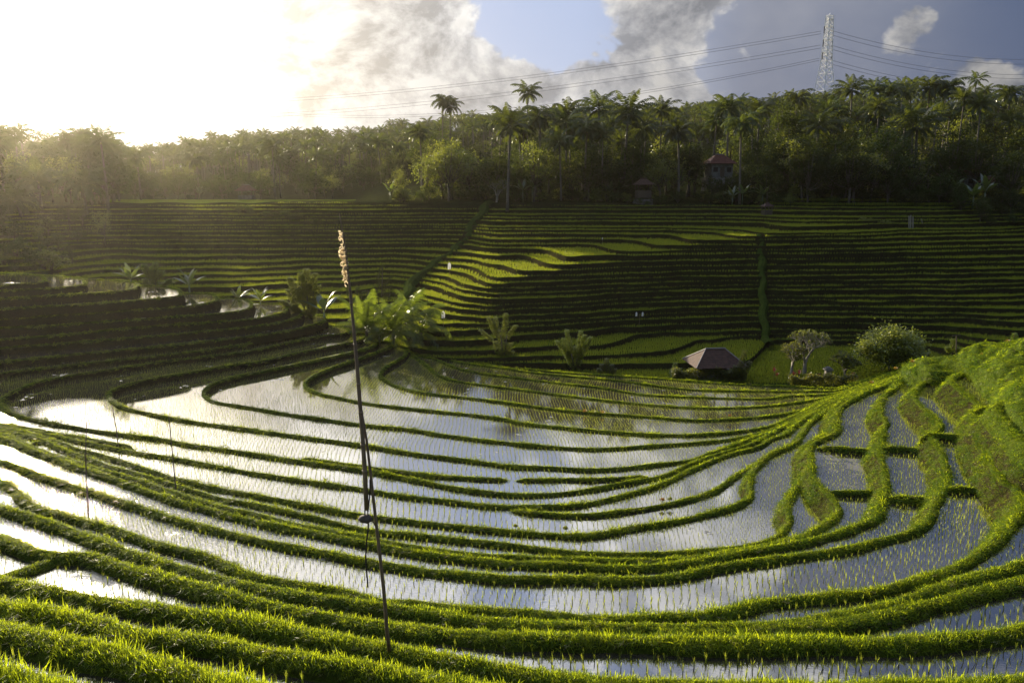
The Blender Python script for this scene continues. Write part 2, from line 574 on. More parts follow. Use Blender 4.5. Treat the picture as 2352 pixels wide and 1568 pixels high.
M['tile'] = plain_mat('roof_tile', (0.042, 0.022, 0.015), (0.088, 0.042, 0.028), 3.0, 0.75, 0.5, 22)
M['redtile'] = plain_mat('red_roof', (0.085, 0.026, 0.018), (0.15, 0.050, 0.032), 2.0, 0.7, 0.4, 12)
M['ridge'] = plain_mat('ridge_cap', (0.14, 0.12, 0.11), (0.22, 0.19, 0.175), 4, 0.5)
M['wood'] = plain_mat('weathered_wood', (0.065, 0.048, 0.034), (0.12, 0.09, 0.062), 6, 0.85, 0.3, 20, stretch=(5, 5, 1))
M['plaster'] = plain_mat('plaster', (0.10, 0.10, 0.09), (0.17, 0.165, 0.15), 2, 0.9, 0.2, 10)
M['stone'] = plain_mat('stone', (0.13, 0.12, 0.11), (0.22, 0.20, 0.18), 5, 0.9, 0.6, 14)
M['steel'] = plain_mat('galvanised_steel', (0.74, 0.74, 0.72), (0.82, 0.82, 0.80), 1.5, 0.5, 0, spec=0.5)
M['insul'] = plain_mat('insulator', (0.06, 0.05, 0.05), (0.10, 0.08, 0.08), 4, 0.3)
M['wire'] = plain_mat('cable', (0.10, 0.10, 0.11), (0.13, 0.13, 0.14), 2, 0.5)
M['flag'] = leaf_mat('white_plastic', (0.70, 0.70, 0.72), (0.80, 0.80, 0.80), (0.85, 0.85, 0.82), 3, tmix=0.5, objvar=0.0)

# ------------------------------------------------------------------ the terraced bowl: contour bunds traced level by level
ORG = {1: (0, 603), 2: (588, 603), 3: (1176, 603), 4: (1764, 718), 5: (0, 947.5), 6: (588, 947.5), 7: (1176, 947.5), 8: (1764, 1033.6)}


def Q(*parts):
    out = []
    for crop, pts in parts:
        if crop == 0:
            out += [tuple(map(float, p)) for p in pts]
        else:
            ox, oy = ORG[crop]
            out += [(ox + x * 0.25, oy + y * 0.25) for x, y in pts]
    return out


# name, water level above the bund, height of bund over that water, width, (photo points)
CONT = []


def contour(name, z, pts, w=0.42, hb=0.24, kind='full'):
    CONT.append(dict(name=name, z=z, pts=pts, w=w * 0.52, hb=hb * 0.50, kind=kind))


contour('n9', -18.9, Q((2, [(1400, 760), (1480, 815), (1600, 835), (1800, 875), (2100, 925), (2351, 965)]),
                       (3, [(300, 990), (700, 1020), (1200, 1050), (1600, 1080), (2000, 1110), (2351, 1125)]),
                       (4, [(200, 672), (420, 682), (640, 690), (790, 640), (950, 590), (1090, 545)])), 0.45)
contour('n8', -18.68, Q((2, [(1390, 775), (1470, 825), (1640, 862), (1900, 915), (2200, 955), (2351, 978)]),
                        (3, [(200, 1005), (500, 1035), (1000, 1082), (1300, 1122), (1600, 1158), (2000, 1170), (2351, 1176)]),
                        (4, [(200, 718), (420, 714), (620, 712), (760, 668), (900, 612), (1060, 566), (1110, 548)])), 0.40)
contour('n7', -18.45, Q((2, [(1385, 790), (1460, 840), (1640, 880), (1740, 920), (1850, 965), (2000, 1000), (2200, 1030), (2351, 1048)]),
                        (3, [(250, 1080), (500, 1110), (800, 1140), (1200, 1205), (1600, 1226), (2000, 1240), (2351, 1243)]),
                        (4, [(200, 760), (400, 750), (620, 738), (780, 688), (900, 638), (1080, 572), (1130, 548)])), 0.45)
contour('n6', -18.2, Q((2, [(1370, 770), (1400, 800), (1450, 850), (1520, 905), (1590, 960), (1650, 1015), (1740, 1055), (1850, 1085), (2100, 1120), (2351, 1152)]),
                       (3, [(250, 1185), (500, 1216), (1000, 1275), (1500, 1317), (1900, 1330), (2351, 1310)]),
                       (4, [(300, 815), (500, 780), (650, 745), (850, 660), (1000, 602), (1150, 548)])), 0.50)
contour('c5', -17.9, Q((2, [(1255, 770), (1300, 757), (1350, 765), (1390, 795), (1370, 840), (1300, 890), (1215, 935), (1160, 985), (1142, 1030), (1180, 1072), (1300, 1132), (1500, 1182), (2000, 1240), (2351, 1285)]),
                       (3, [(400, 1340), (700, 1370), (1000, 1390), (1500, 1428), (1700, 1440), (2000, 1430), (2351, 1403)]),
                       (4, [(230, 910), (400, 852), (520, 792), (700, 737), (900, 652), (1130, 570), (1190, 540)])), 0.52, 0.30)
contour('c4', -17.55, Q((2, [(1100, 722), (1180, 722), (1235, 738), (1240, 762), (1150, 800), (900, 890), (700, 955), (560, 1015), (470, 1070), (450, 1105), (490, 1160), (600, 1200), (720, 1225), (1000, 1280), (1500, 1340), (2000, 1390), (2351, 1442)]),
                        (7, [(0, 72), (500, 130), (1000, 175), (1500, 195), (1800, 188), (2100, 160), (2351, 120)]),
                        (4, [(200, 962), (360, 882), (520, 802), (720, 742), (900, 667), (1150, 580), (1230, 540)])), 0.55, 0.32)
contour('c3', -17.2, Q((2, [(1000, 690), (1050, 690), (1090, 705), (1105, 730), (1060, 765), (900, 812), (600, 880), (300, 940), (0, 1003)]),
                       (1, [(2200, 1030), (2000, 1085), (1910, 1130), (1870, 1180), (1890, 1225), (1960, 1265), (2120, 1295), (2351, 1332)]),
                       (2, [(250, 1375), (500, 1412), (1000, 1482), (1400, 1520)]),
                       (6, [(1700, 192), (2351, 270)]),
                       (7, [(500, 312), (800, 322), (1300, 292), (1700, 265), (2000, 235), (2200, 200), (2351, 160)]),
                       (4, [(100, 1035), (260, 965), (450, 855), (560, 795), (720, 750), (920, 672), (1160, 588), (1250, 545)])), 0.55, 0.32)
contour('c2', -16.85, Q((2, [(870, 640), (940, 640), (990, 650), (1000, 672), (940, 710), (700, 760), (300, 840), (0, 907)]),
                        (1, [(2000, 955), (1700, 1010), (1400, 1058), (1150, 1115), (1030, 1165), (1000, 1205), (1030, 1260), (1110, 1312), (1300, 1362), (1700, 1440), (2351, 1530)]),
                        (6, [(500, 222), (1000, 290), (1500, 370), (2000, 432), (2351, 478)]),
                        (7, [(350, 492), (700, 510), (1000, 498), (1300, 465), (1650, 425), (1820, 365), (2000, 300), (2351, 178)]),
                        (4, [(160, 1035), (340, 945), (520, 835), (720, 757), (930, 680), (1180, 592), (1270, 545)])), 0.55, 0.34)
contour('c1', -16.45, Q((1, [(2970, 560), (3100, 578), (3180, 592), (3200, 612), (3150, 640), (2950, 662), (2651, 722), (2351, 787), (1900, 847), (1500, 892), (1050, 962), (700, 1012), (420, 1062), (160, 1150), (30, 1225), (0, 1285), (45, 1345), (150, 1390), (300, 1430), (700, 1505), (1000, 1550)]),
                        (5, [(1500, 237), (1730, 282), (2000, 318), (2351, 372)]),
                        (6, [(500, 448), (1000, 518), (1400, 592), (1800, 672), (2351, 737)]),
                        (7, [(500, 722), (1000, 640), (1400, 562), (1620, 470), (1800, 402), (2100, 312), (2300, 232)]),
                        (4, [(60, 1085), (220, 1005), (400, 925), (560, 850), (760, 765), (950, 686), (1190, 597), (1290, 548)])), 0.55, 0.34)
contour('h10', -16.05, Q((1, [(2300, 735), (2150, 752), (2020, 768), (1940, 785), (1500, 837), (1000, 887), (500, 942), (0, 1000)]),
                         (0, [(-110, 872), (-190, 910), (-160, 945), (-70, 960)]),
                         (5, [(0, 100), (400, 182), (750, 258), (1100, 328), (1600, 410), (2000, 482), (2351, 547)]),
                         (6, [(500, 622), (1000, 692), (1300, 745), (1800, 802), (2200, 845)]),
                         (7, [(100, 845), (600, 835), (1000, 752), (1350, 650), (1700, 492), (2000, 372), (2280, 300)]),
                         (4, [(30, 1150), (170, 1105), (240, 1035), (350, 955), (520, 865), (640, 795), (780, 735), (950, 676), (1150, 598), (1250, 560), (1310, 548)])), 0.52, 0.32)
contour('h9', -15.5, Q((1, [(2650, 470), (2780, 498), (2900, 508), (2965, 512), (2978, 528), (2900, 550), (2700, 602), (2351, 657), (1900, 707), (1500, 752), (1000, 797), (500, 847), (0, 897)]),
                       (0, [(-200, 853), (-320, 905), (-250, 948), (-100, 968)]),
                       (5, [(0, 130), (450, 232), (700, 322), (900, 372), (1200, 462), (1600, 592), (2000, 682), (2351, 747)]),
                       (6, [(500, 842), (1000, 930), (1500, 992), (2351, 1075)]),
                       (7, [(500, 1110), (800, 1100), (1100, 1042), (1500, 980), (1800, 912), (2050, 842), (2190, 765), (2185, 660), (2200, 560), (2290, 440)]),
                       (4, [(0, 1302), (120, 1245), (250, 1190), (320, 1100), (400, 995), (560, 875), (720, 778), (900, 698), (1120, 622), (1320, 553)])), 0.55, 0.34)
contour('h8', -14.9, Q((1, [(2500, 425), (2630, 432), (2720, 440), (2768, 452), (2765, 470), (2700, 500), (2600, 530), (2351, 570), (2000, 607), (1500, 652), (1000, 692), (500, 732), (0, 772)]),
                       (0, [(-300, 828), (-440, 900), (-300, 958), (-120, 975)]),
                       (5, [(0, 160), (250, 205), (440, 262), (600, 342), (750, 392), (1000, 482), (1300, 562), (1600, 652), (2000, 772), (2351, 832)]),
                       (6, [(500, 942), (1000, 1060), (1500, 1112), (2351, 1202)]),
                       (7, [(500, 1260), (1000, 1282), (1500, 1272), (2000, 1230), (2351, 1162)]),
                       (8, [(130, 748), (190, 650), (180, 525), (205, 410), (270, 320), (330, 240), (345, 120), (335, 20)]),
                       (4, [(325, 1245), (430, 1155), (560, 1085), (565, 985), (605, 880), (720, 792), (900, 710), (1150, 632), (1330, 560)])), 0.55, 0.34)
contour('h7', -14.25, Q((1, [(2100, 380), (2351, 398), (2500, 402), (2600, 408), (2640, 420), (2620, 436), (2540, 460), (2351, 500), (1900, 537), (1500, 560), (1000, 607), (500, 657), (0, 692)]),
                        (0, [(-400, 815), (-560, 905), (-380, 970), (-150, 982)]),
                        (5, [(0, 185), (300, 312), (600, 412), (900, 512), (1100, 562), (1500, 690), (2000, 852), (2351, 925)]),
                        (6, [(500, 1040), (1000, 1140), (1500, 1225), (2000, 1285), (2351, 1310)]),
                        (7, [(500, 1332), (1200, 1345), (1700, 1312), (2351, 1212)]),
                        (8, [(200, 815), (350, 775), (440, 712), (600, 615), (650, 535), (570, 410), (450, 290), (400, 170), (395, 40)]),
                        (4, [(385, 1250), (420, 1195), (500, 1150), (630, 1085), (630, 1000), (655, 890), (750, 805), (910, 722), (1110, 650), (1190, 592), (1330, 553)])), 0.6, 0.34)
contour('h6', -13.55, Q((1, [(1700, 340), (2010, 350), (2150, 350), (2250, 360), (2310, 378), (2300, 398), (2200, 430), (2000, 452), (1500, 492), (1000, 524), (500, 562), (0, 587)]),
                        (0, [(-500, 797), (-700, 910), (-480, 985), (-200, 992)]),
                        (5, [(0, 225), (300, 335), (700, 482), (1000, 582), (1500, 762), (2000, 902), (2351, 987)]),
                        (6, [(500, 1082), (1000, 1182), (1500, 1272), (2000, 1332), (2351, 1362)]),
                        (7, [(500, 1382), (900, 1405), (1300, 1395), (1700, 1345), (2000, 1292), (2351, 1232)]),
                        (8, [(400, 812), (800, 692), (1000, 600), (1040, 520), (1060, 400), (1085, 280), (1065, 150), (1030, 20)]),
                        (4, [(1040, 1210), (1040, 1130), (1070, 1050), (1085, 985), (1040, 930), (1030, 850), (1075, 750), (1190, 662), (1215, 605), (1400, 552), (1500, 538)])), 0.62, 0.36)
contour('h5', -12.8, Q((1, [(1300, 265), (1680, 305), (1850, 310), (1950, 312), (1992, 322), (1985, 336), (1930, 352), (1800, 377), (1500, 404), (1000, 438), (500, 470), (0, 502)]),
                       (0, [(-600, 785), (-850, 920), (-560, 1000), (-250, 1020)]),
                       (5, [(0, 432), (400, 582), (800, 702), (1200, 832), (1600, 962), (2000, 1062), (2351, 1152)]),
                       (6, [(600, 1262), (1000, 1342), (1500, 1422), (2000, 1472), (2351, 1502)]),
                       (7, [(600, 1502), (1100, 1512), (1500, 1482), (2000, 1382), (2351, 1332)]),
                       (8, [(400, 932), (800, 872), (1050, 807), (1300, 742), (1450, 655), (1510, 560), (1540, 470), (1640, 300), (1630, 130), (1600, 10)]),
                       (4, [(1550, 1200), (1500, 1130), (1570, 1060), (1560, 970), (1450, 885), (1350, 775), (1335, 720), (1430, 642), (1520, 585), (1640, 545)])), 0.62, 0.36)
contour('h4', -11.9, Q((1, [(0, 150), (900, 195), (1280, 236), (1450, 243), (1600, 258), (1662, 272), (1655, 285), (1600, 297), (1300, 329), (800, 364), (0, 412)]),
                       (0, [(-700, 770), (-1000, 940), (-650, 1030), (-300, 1060)]),
                       (5, [(0, 610), (130, 682), (200, 780), (300, 852), (700, 962), (1100, 1072), (1500, 1212), (1900, 1302), (2200, 1442), (2351, 1492)]),
                       (0, [(700, 1338), (804, 1358), (880, 1378), (950, 1380), (1060, 1392), (1200, 1400), (1400, 1415), (1548, 1412), (1640, 1405)]),
                       (8, [(0, 1372), (500, 1322), (1000, 1277), (1300, 1192), (1700, 1072), (1900, 962), (2100, 812), (2260, 642), (2340, 522), (2330, 425), (2250, 320)]),
                       (4, [(2190, 1560), (2090, 1435), (2030, 1290), (1950, 1150), (1900, 1000), (1885, 905), (1945, 860), (1850, 770), (1740, 682), (1690, 625), (1720, 575), (1820, 545)])), 0.65, 0.38)
contour('h3', -11.2, Q((1, [(-300, 110), (400, 148), (800, 180), (1000, 186), (1180, 202), (1252, 214), (1255, 226), (1200, 237), (1000, 260), (400, 294), (0, 322), (-900, 385)])), 0.4, 0.28, 'hill')
contour('h2', -10.65, Q((1, [(-600, 95), (0, 121), (420, 146), (650, 161), (745, 173), (778, 184), (770, 192), (730, 198), (500, 222), (0, 247), (-1000, 310)])), 0.4, 0.28, 'hill')
contour('h1', -10.15, Q((1, [(-600, 100), (0, 126), (250, 134), (370, 144), (412, 155), (408, 163), (360, 169), (200, 182), (0, 197), (-1000, 255)])), 0.4, 0.28, 'hill')
contour('s7', -10.7, Q((0, [(-900, 800), (-1400, 960), (-700, 1080), (-200, 1120), (0, 1162), (183, 1222), (293, 1266), (439, 1307), (588, 1343), (800, 1378), (963, 1400), (1060, 1416), (1176, 1426), (1400, 1434), (1548, 1436), (1731, 1432), (1841, 1420), (1951, 1402), (2061, 1377), (2134, 1353), (2244, 1320), (2352, 1287), (2480, 1235), (2560, 1160), (2500, 1085)]),
                       (4, [(2500, 1310), (2351, 1180), (2250, 1075), (2160, 965), (2090, 865), (2120, 842), (2210, 800), (2320, 780)])), 0.72, 0.40, 'near')
contour('s8', -9.4, Q((0, [(-900, 1000), (-300, 1150), (0, 1232), (73, 1260), (146, 1270), (200, 1272), (256, 1290), (366, 1320), (513, 1360), (659, 1396), (788, 1418), (880, 1432), (1000, 1443), (1120, 1452), (1176, 1456), (1400, 1464), (1548, 1468), (1731, 1470), (1914, 1470), (2097, 1466), (2244, 1455), (2352, 1438), (2700, 1360)])), 0.75, 0.42, 'near')
contour('s9', -7.8, Q((0, [(-700, 1180), (-200, 1290), (0, 1330), (110, 1352), (256, 1374), (403, 1399), (549, 1425), (696, 1453), (804, 1470), (898, 1484), (1013, 1503), (1176, 1533), (1350, 1558), (1500, 1568), (1760, 1572), (2000, 1572), (2200, 1566), (2352, 1556), (2700, 1530)])), 0.72, 0.40, 'near')
contour('s10', -6.9, Q((0, [(-600, 1290), (-200, 1360), (0, 1390), (183, 1420), (330, 1452), (476, 1468), (622, 1494), (804, 1524), (900, 1542), (1050, 1570), (1250, 1605), (1500, 1630), (1914, 1640), (2352, 1640), (2700, 1620)])), 0.70, 0.38, 'near')
contour('s11', -6.1, Q((0, [(-500, 1370), (-100, 1425), (0, 1440), (110, 1464), (220, 1487), (293, 1506), (400, 1537), (550, 1580), (800, 1640), (1300, 1700), (1900, 1720), (2700, 1720)])), 0.70, 0.36, 'near')
contour('s12', -5.4, Q((0, [(-500, 1480), (-100, 1540), (60, 1566), (200, 1605), (400, 1660), (900, 1760), (1500, 1800), (2700, 1800)])), 0.8, 0.34, 'near')

# extra level dividers, drawn as bunds only: (level, top height, points, width)
DIVS = [
    (-16.85, 0.30, Q((6, [(420, 405), (700, 447), (1000, 487), (1500, 552), (2000, 590), (2310, 602)])), 0.5),
    (-16.85, 0.30, Q((7, [(40, 605), (400, 600), (800, 600), (1100, 583), (1250, 572)])), 0.5),
    (-16.05, 0.30, Q((7, [(0, 880), (300, 914), (700, 927), (1000, 894), (1300, 852), (1700, 762), (1900, 682), (2050, 572), (2180, 500), (2260, 440)])), 0.5),
    (-16.2, 0.34, Q((5, [(0, 92), (350, 150), (800, 232), (1150, 292), (1215, 320)])), 0.5),
    (-14.9, 0.30, Q((5, [(250, 275), (330, 262), (420, 252)])), 0.4),
    (-14.3, 0.34, Q((4, [(455, 1212), (560, 1218), (740, 1236), (905, 1252)])), 0.45),
    (-13.6, 0.34, Q((4, [(1050, 1215), (1180, 1222), (1330, 1240)])), 0.45),
    (-12.85, 0.40, Q((4, [(1420, 1098), (1520, 1098), (1640, 1110), (1755, 1120)])), 0.55),
    (-11.95, 0.40, Q((4, [(1880, 890), (1985, 870)])), 0.5),
    (-14.3, 0.34, Q((8, [(520, 362), (700, 362), (860, 368), (970, 368)])), 0.5),
    (-13.6, 0.34, Q((8, [(1055, 410), (1180, 415), (1385, 432)])), 0.5),
    (-12.85, 0.30, Q((8, [(1625, 328), (1760, 332), (1900, 348)])), 0.35),
    (-11.85, 0.36, Q((8, [(2160, 185), (2280, 200), (2420, 214)])), 0.5),
    (-9.5, 0.42, Q((0, [(150, 1268), (100, 1290), (50, 1308), (0, 1324), (-120, 1350)])), 0.75),
    (-10.7, 0.40, Q((0, [(1480, 1446), (1650, 1446), (1804, 1434), (1900, 1428), (1987, 1416), (2080, 1396), (2170, 1373), (2260, 1350), (2352, 1330), (2500, 1290)])), 0.7),
    (-11.9, 0.40, Q((0, [(640, 1358), (800, 1390), (930, 1408), (1050, 1424)])), 0.6),
]
LOW0 = -19.5


def catmull(P, ds_fn):
    P = np.asarray(P, float)
    out = []
    n = len(P)
    for i in range(n - 1):
        p0, p1, p2, p3 = P[max(i - 1, 0)], P[i], P[i + 1], P[min(i + 2, n - 1)]
        L = np.linalg.norm(p2 - p1)
        k = max(1, int(math.ceil(L / ds_fn(0.5 * (p1 + p2)))))
        # centripetal tangents keep the tight curls clean
        l1 = max(np.linalg.norm(p1 - p0), 1e-6) ** 0.5
        l2 = max(L, 1e-6) ** 0.5
        l3 = max(np.linalg.norm(p3 - p2), 1e-6) ** 0.5
        m1 = p2 - p1 if i == 0 else l2 * ((p1 - p0) / l1 - (p2 - p0) / (l1 + l2) + (p2 - p1) / l2)
        m2 = p2 - p1 if i == n - 2 else l2 * ((p2 - p1) / l2 - (p3 - p1) / (l2 + l3) + (p3 - p2) / l3)
        for j in range(k):
            t = j / k
            out.append((2 * t ** 3 - 3 * t ** 2 + 1) * p1 + (t ** 3 - 2 * t ** 2 + t) * m1 + (-2 * t ** 3 + 3 * t ** 2) * p2 + (t ** 3 - t ** 2) * m2)
    out.append(P[-1])
    return np.array(out)


def even(P, ds_fn):
    """resample a dense polyline at a spacing that grows with distance"""
    seg = np.linalg.norm(np.diff(P, axis=0), axis=1)
    keep = [0]
    acc = 0.0
    for i in range(1, len(P)):
        acc += seg[i - 1]
        if acc >= ds_fn(P[i]):
            keep.append(i)
            acc = 0.0
    if keep[-1] != len(P) - 1:
        keep.append(len(P) - 1)
    return P[keep]


def spacing(p):
    d = math.hypot(p[0], p[1])
    return min(0.9, max(0.10, d * 0.007))


nfull = 0
for i, c in enumerate(CONT):
    zt = c['z'] + c['hb']
    pts = list(c['pts'])
    if c['name'] in ('h1', 'h2', 'h3', 'h4', 'h5', 'h6', 'h7', 'h8', 'h9'):      # the pond behind each tip reaches further back
        k = max(range(min(9, len(pts))), key=lambda q: pts[q][0])
        pts = [(x, y - 9.0) if q < k else ((x, y - 2.5) if q == k else (x, y)) for q, (x, y) in enumerate(pts)]
    P = [at_z(px, py, zt)[:2] for px, py in pts]
    if c['kind'] == 'full':
        first, last = P[0], P[-1]
        P = [np.array([-170.0, 112 - 1.2 * i]), np.array([-60.0, 106 - 0.9 * i])] + P if first[0] < 8 and i >= 8 else P
        P = P + [last + np.array([18.0, 10.0]), last + np.array([70.0, 22.0])]
    c['raw'] = catmull(P, lambda p: 0.5 * spacing(p))
    c['xy'] = even(c['raw'], spacing)

# drop on the low side: the next lower level the bund stands over
order_full = [c for c in CONT if c['kind'] == 'full']
order_hill = [c for c in CONT if c['kind'] == 'hill']
order_near = [c for c in CONT if c['kind'] == 'near']
lv = LOW0
for c in order_full:
    c['low'] = lv
    lv = c['z']
lv = order_full[-1]['z']
for c in order_hill:
    c['low'] = lv
    lv = c['z']
lv = order_full[-1]['z']
for c in order_near:
    c['low'] = lv
    lv = c['z']


def high_poly(c):
    R = c['xy']
    if c['kind'] == 'full':
        a, b = R[0], R[-1]
        cl = [np.array([190.0, b[1]]), np.array([190.0, -40.0]), np.array([-190.0, -40.0]), np.array([-190.0, a[1]])]
    elif c['kind'] == 'hill':
        cl = []
    else:
        a, b = R[0], R[-1]
        cl = [np.array([190.0, b[1] if b[1] < 60 else b[1]]), np.array([190.0, -40.0]), np.array([-190.0, -40.0]), np.array([-190.0, a[1]])]
    return np.vstack([R] + [x[None] for x in cl]) if cl else R


def inside(poly, pts):
    x, y = pts[:, 0], pts[:, 1]
    r = np.zeros(len(pts), bool)
    a = poly
    b = np.roll(poly, -1, axis=0)
    for (x1, y1), (x2, y2) in zip(a, b):
        if y1 == y2:
            continue
        cnd = (y1 > y) != (y2 > y)
        xi = (x2 - x1) * (y - y1) / (y2 - y1) + x1
        r ^= cnd & (x < xi)
    return r


# water sheets: each level fills the band between its own bund and the next higher one
for c in CONT:
    c['poly'] = high_poly(c)
for i, c in enumerate(order_full):
    c['kids'] = [order_full[i + 1]] if i + 1 < len(order_full) else [order_hill[0], order_near[0]]
for L in (order_hill, order_near):
    for i, c in enumerate(L):
        c['kids'] = [L[i + 1]] if i + 1 < len(L) else []


def simple(P, tol):
    """thin a polyline for triangulation"""
    keep = [0]
    for i in range(1, len(P) - 1):
        if np.linalg.norm(P[i] - P[keep[-1]]) > tol:
            keep.append(i)
    keep.append(len(P) - 1)
    return P[keep]


wm = MB()
for c in CONT:
    vs, es = [], []
    for q in [c] + c['kids']:
        pl = q['poly']
        b = len(vs)
        vs += [Vector((float(p[0]), float(p[1]))) for p in pl]
        es += [(b + k, b + (k + 1) % len(pl)) for k in range(len(pl))]
    V, E, T, *_ = delaunay_2d_cdt(vs, es, [], 0, 1e-4)
    Vn = np.array([(v.x, v.y) for v in V])
    T = [t for t in T if len(t) == 3]
    cen = np.array([Vn[list(t)].mean(axis=0) for t in T])
    ok = inside(c['poly'], cen)
    for k in c['kids']:
        ok &= ~inside(k['poly'], cen)
    zz = c['z'] + CAMZ
    use = [t for t, o in zip(T, ok) if o]
    idx = {}
    vv = []
    ff = []
    for t in use:
        q = []
        for a in t:
            if a not in idx:
                idx[a] = len(vv)
                vv.append((Vn[a][0], Vn[a][1], zz))
            q.append(idx[a])
        n = (Vn[t[1]] - Vn[t[0]])[0] * (Vn[t[2]] - Vn[t[0]])[1] - (Vn[t[1]] - Vn[t[0]])[1] * (Vn[t[2]] - Vn[t[0]])[0]
        ff.append(tuple(q) if n > 0 else tuple(q[::-1]))
    wm.add(vv, ff)
tag(wm.build('water', M['water']), kind='structure')

# a raster of the levels (0.12 m cells) for placing plants and posts
GX0, GX1, GY0, GY1, GS = -72.0, 62.0, 3.0, 100.0, 0.12
gx = np.arange(GX0, GX1, GS)
gy = np.arange(GY0, GY1, GS)
LEVEL = np.full((len(gy), len(gx)), -99.0, np.float32)


def raster(poly):
    r = np.zeros((len(gy), len(gx)), bool)
    a = poly
    b = np.roll(poly, -1, axis=0)
    for j, y in enumerate(gy):
        cnd = (a[:, 1] > y) != (b[:, 1] > y)
        if not cnd.any():
            continue
        xs = np.sort((b[cnd, 0] - a[cnd, 0]) * (y - a[cnd, 1]) / (b[cnd, 1] - a[cnd, 1]) + a[cnd, 0])
        for k in range(0, len(xs) - 1, 2):
            i0 = int(np.searchsorted(gx, xs[k]))
            i1 = int(np.searchsorted(gx, xs[k + 1]))
            r[j, i0:i1] = True
    return r


for c in order_full + order_hill + order_near:
    LEVEL[raster(c['poly'])] = c['z']
BLOCK = np.zeros(LEVEL.shape, bool)            # cells under or next to a bund


def block(P, rad):
    n = int(rad / GS) + 1
    oy, ox = np.mgrid[-n:n + 1, -n:n + 1]
    m = (ox ** 2 + oy ** 2) * GS * GS <= rad * rad
    oy, ox = oy[m], ox[m]
    ii = ((P[:, 0] - GX0) / GS).astype(int)
    jj = ((P[:, 1] - GY0) / GS).astype(int)
    for i, j in zip(ii, jj):
        y, x = oy + j, ox + i
        k = (y >= 0) & (y < LEVEL.shape[0]) & (x >= 0) & (x < LEVEL.shape[1])
        BLOCK[y[k], x[k]] = True


GRASS_P, GRASS_N, GRASS_S = [], [], []          # grass tufts: point, surface normal, size


def in_view(p, mx=60, my=90):
    px, py = project(p[:, 0], p[:, 1], p[:, 2])
    return (px > -mx) & (px < 2352 + mx) & (py > -my) & (py < 1568 + my) & (p[:, 1] > 2)


def scatter(quads, dens, smul=1.0):
    """tufts over an array of quads (n,4,3); density falls with distance while the tufts grow"""
    a, b, c, d = quads[:, 0], quads[:, 1], quads[:, 2], quads[:, 3]
    cen = quads.mean(axis=1)
    nrm = np.cross(c - a, d - b)
    area = np.linalg.norm(nrm, axis=1) * 0.5
    nrm = nrm / np.maximum(np.linalg.norm(nrm, axis=1), 1e-9)[:, None]
    nrm[nrm[:, 2] < 0] *= -1
    vis = in_view(cen)
    dist = np.linalg.norm(cen, axis=1)
    sz = np.clip((dist / 13.0) ** 0.62, 0.85, 2.6) * smul
    rate = area * dens / sz ** 2 * vis
    cnt = RNG.poisson(np.minimum(rate, 60))
    rep = np.repeat(np.arange(len(quads)), cnt)
    u = RNG.random(len(rep))[:, None]
    v = RNG.random(len(rep))[:, None]
    p = (a[rep] * (1 - u) + b[rep] * u) * (1 - v) + (d[rep] * (1 - u) + c[rep] * u) * v
    GRASS_P.append(p)
    GRASS_N.append(nrm[rep])
    GRASS_S.append(sz[rep] * RNG.uniform(0.55, 1.25, len(rep)))


def normals2d(P):
    t = np.gradient(P, axis=0)
    t /= np.maximum(np.linalg.norm(t, axis=1), 1e-9)[:, None]
    return np.stack([-t[:, 1], t[:, 0]], axis=1)


def strip(bm, P, profile_u, profile_z, side, mats):
    """sweep a bank section along a line; profile arrays are (points, section)"""
    nrm = normals2d(P) * side
    n, k = profile_u.shape
    V = np.zeros((n, k, 3))
    V[:, :, 0] = P[:, None, 0] + nrm[:, None, 0] * profile_u
    V[:, :, 1] = P[:, None, 1] + nrm[:, None, 1] * profile_u
    V[:, :, 2] = profile_z
    base = len(bm.v)
    W = V.copy()
    W[:, :, 2] += CAMZ
    bm.v += [tuple(p) for p in W.reshape(-1, 3)]
    for i in range(n - 1):
        for j in range(k - 1):
            q = (base + i * k + j, base + i * k + j + 1, base + (i + 1) * k + j + 1, base + (i + 1) * k + j)
            bm.f.append(q if side < 0 else q[::-1])
            bm.m.append(mats[j])
    return V


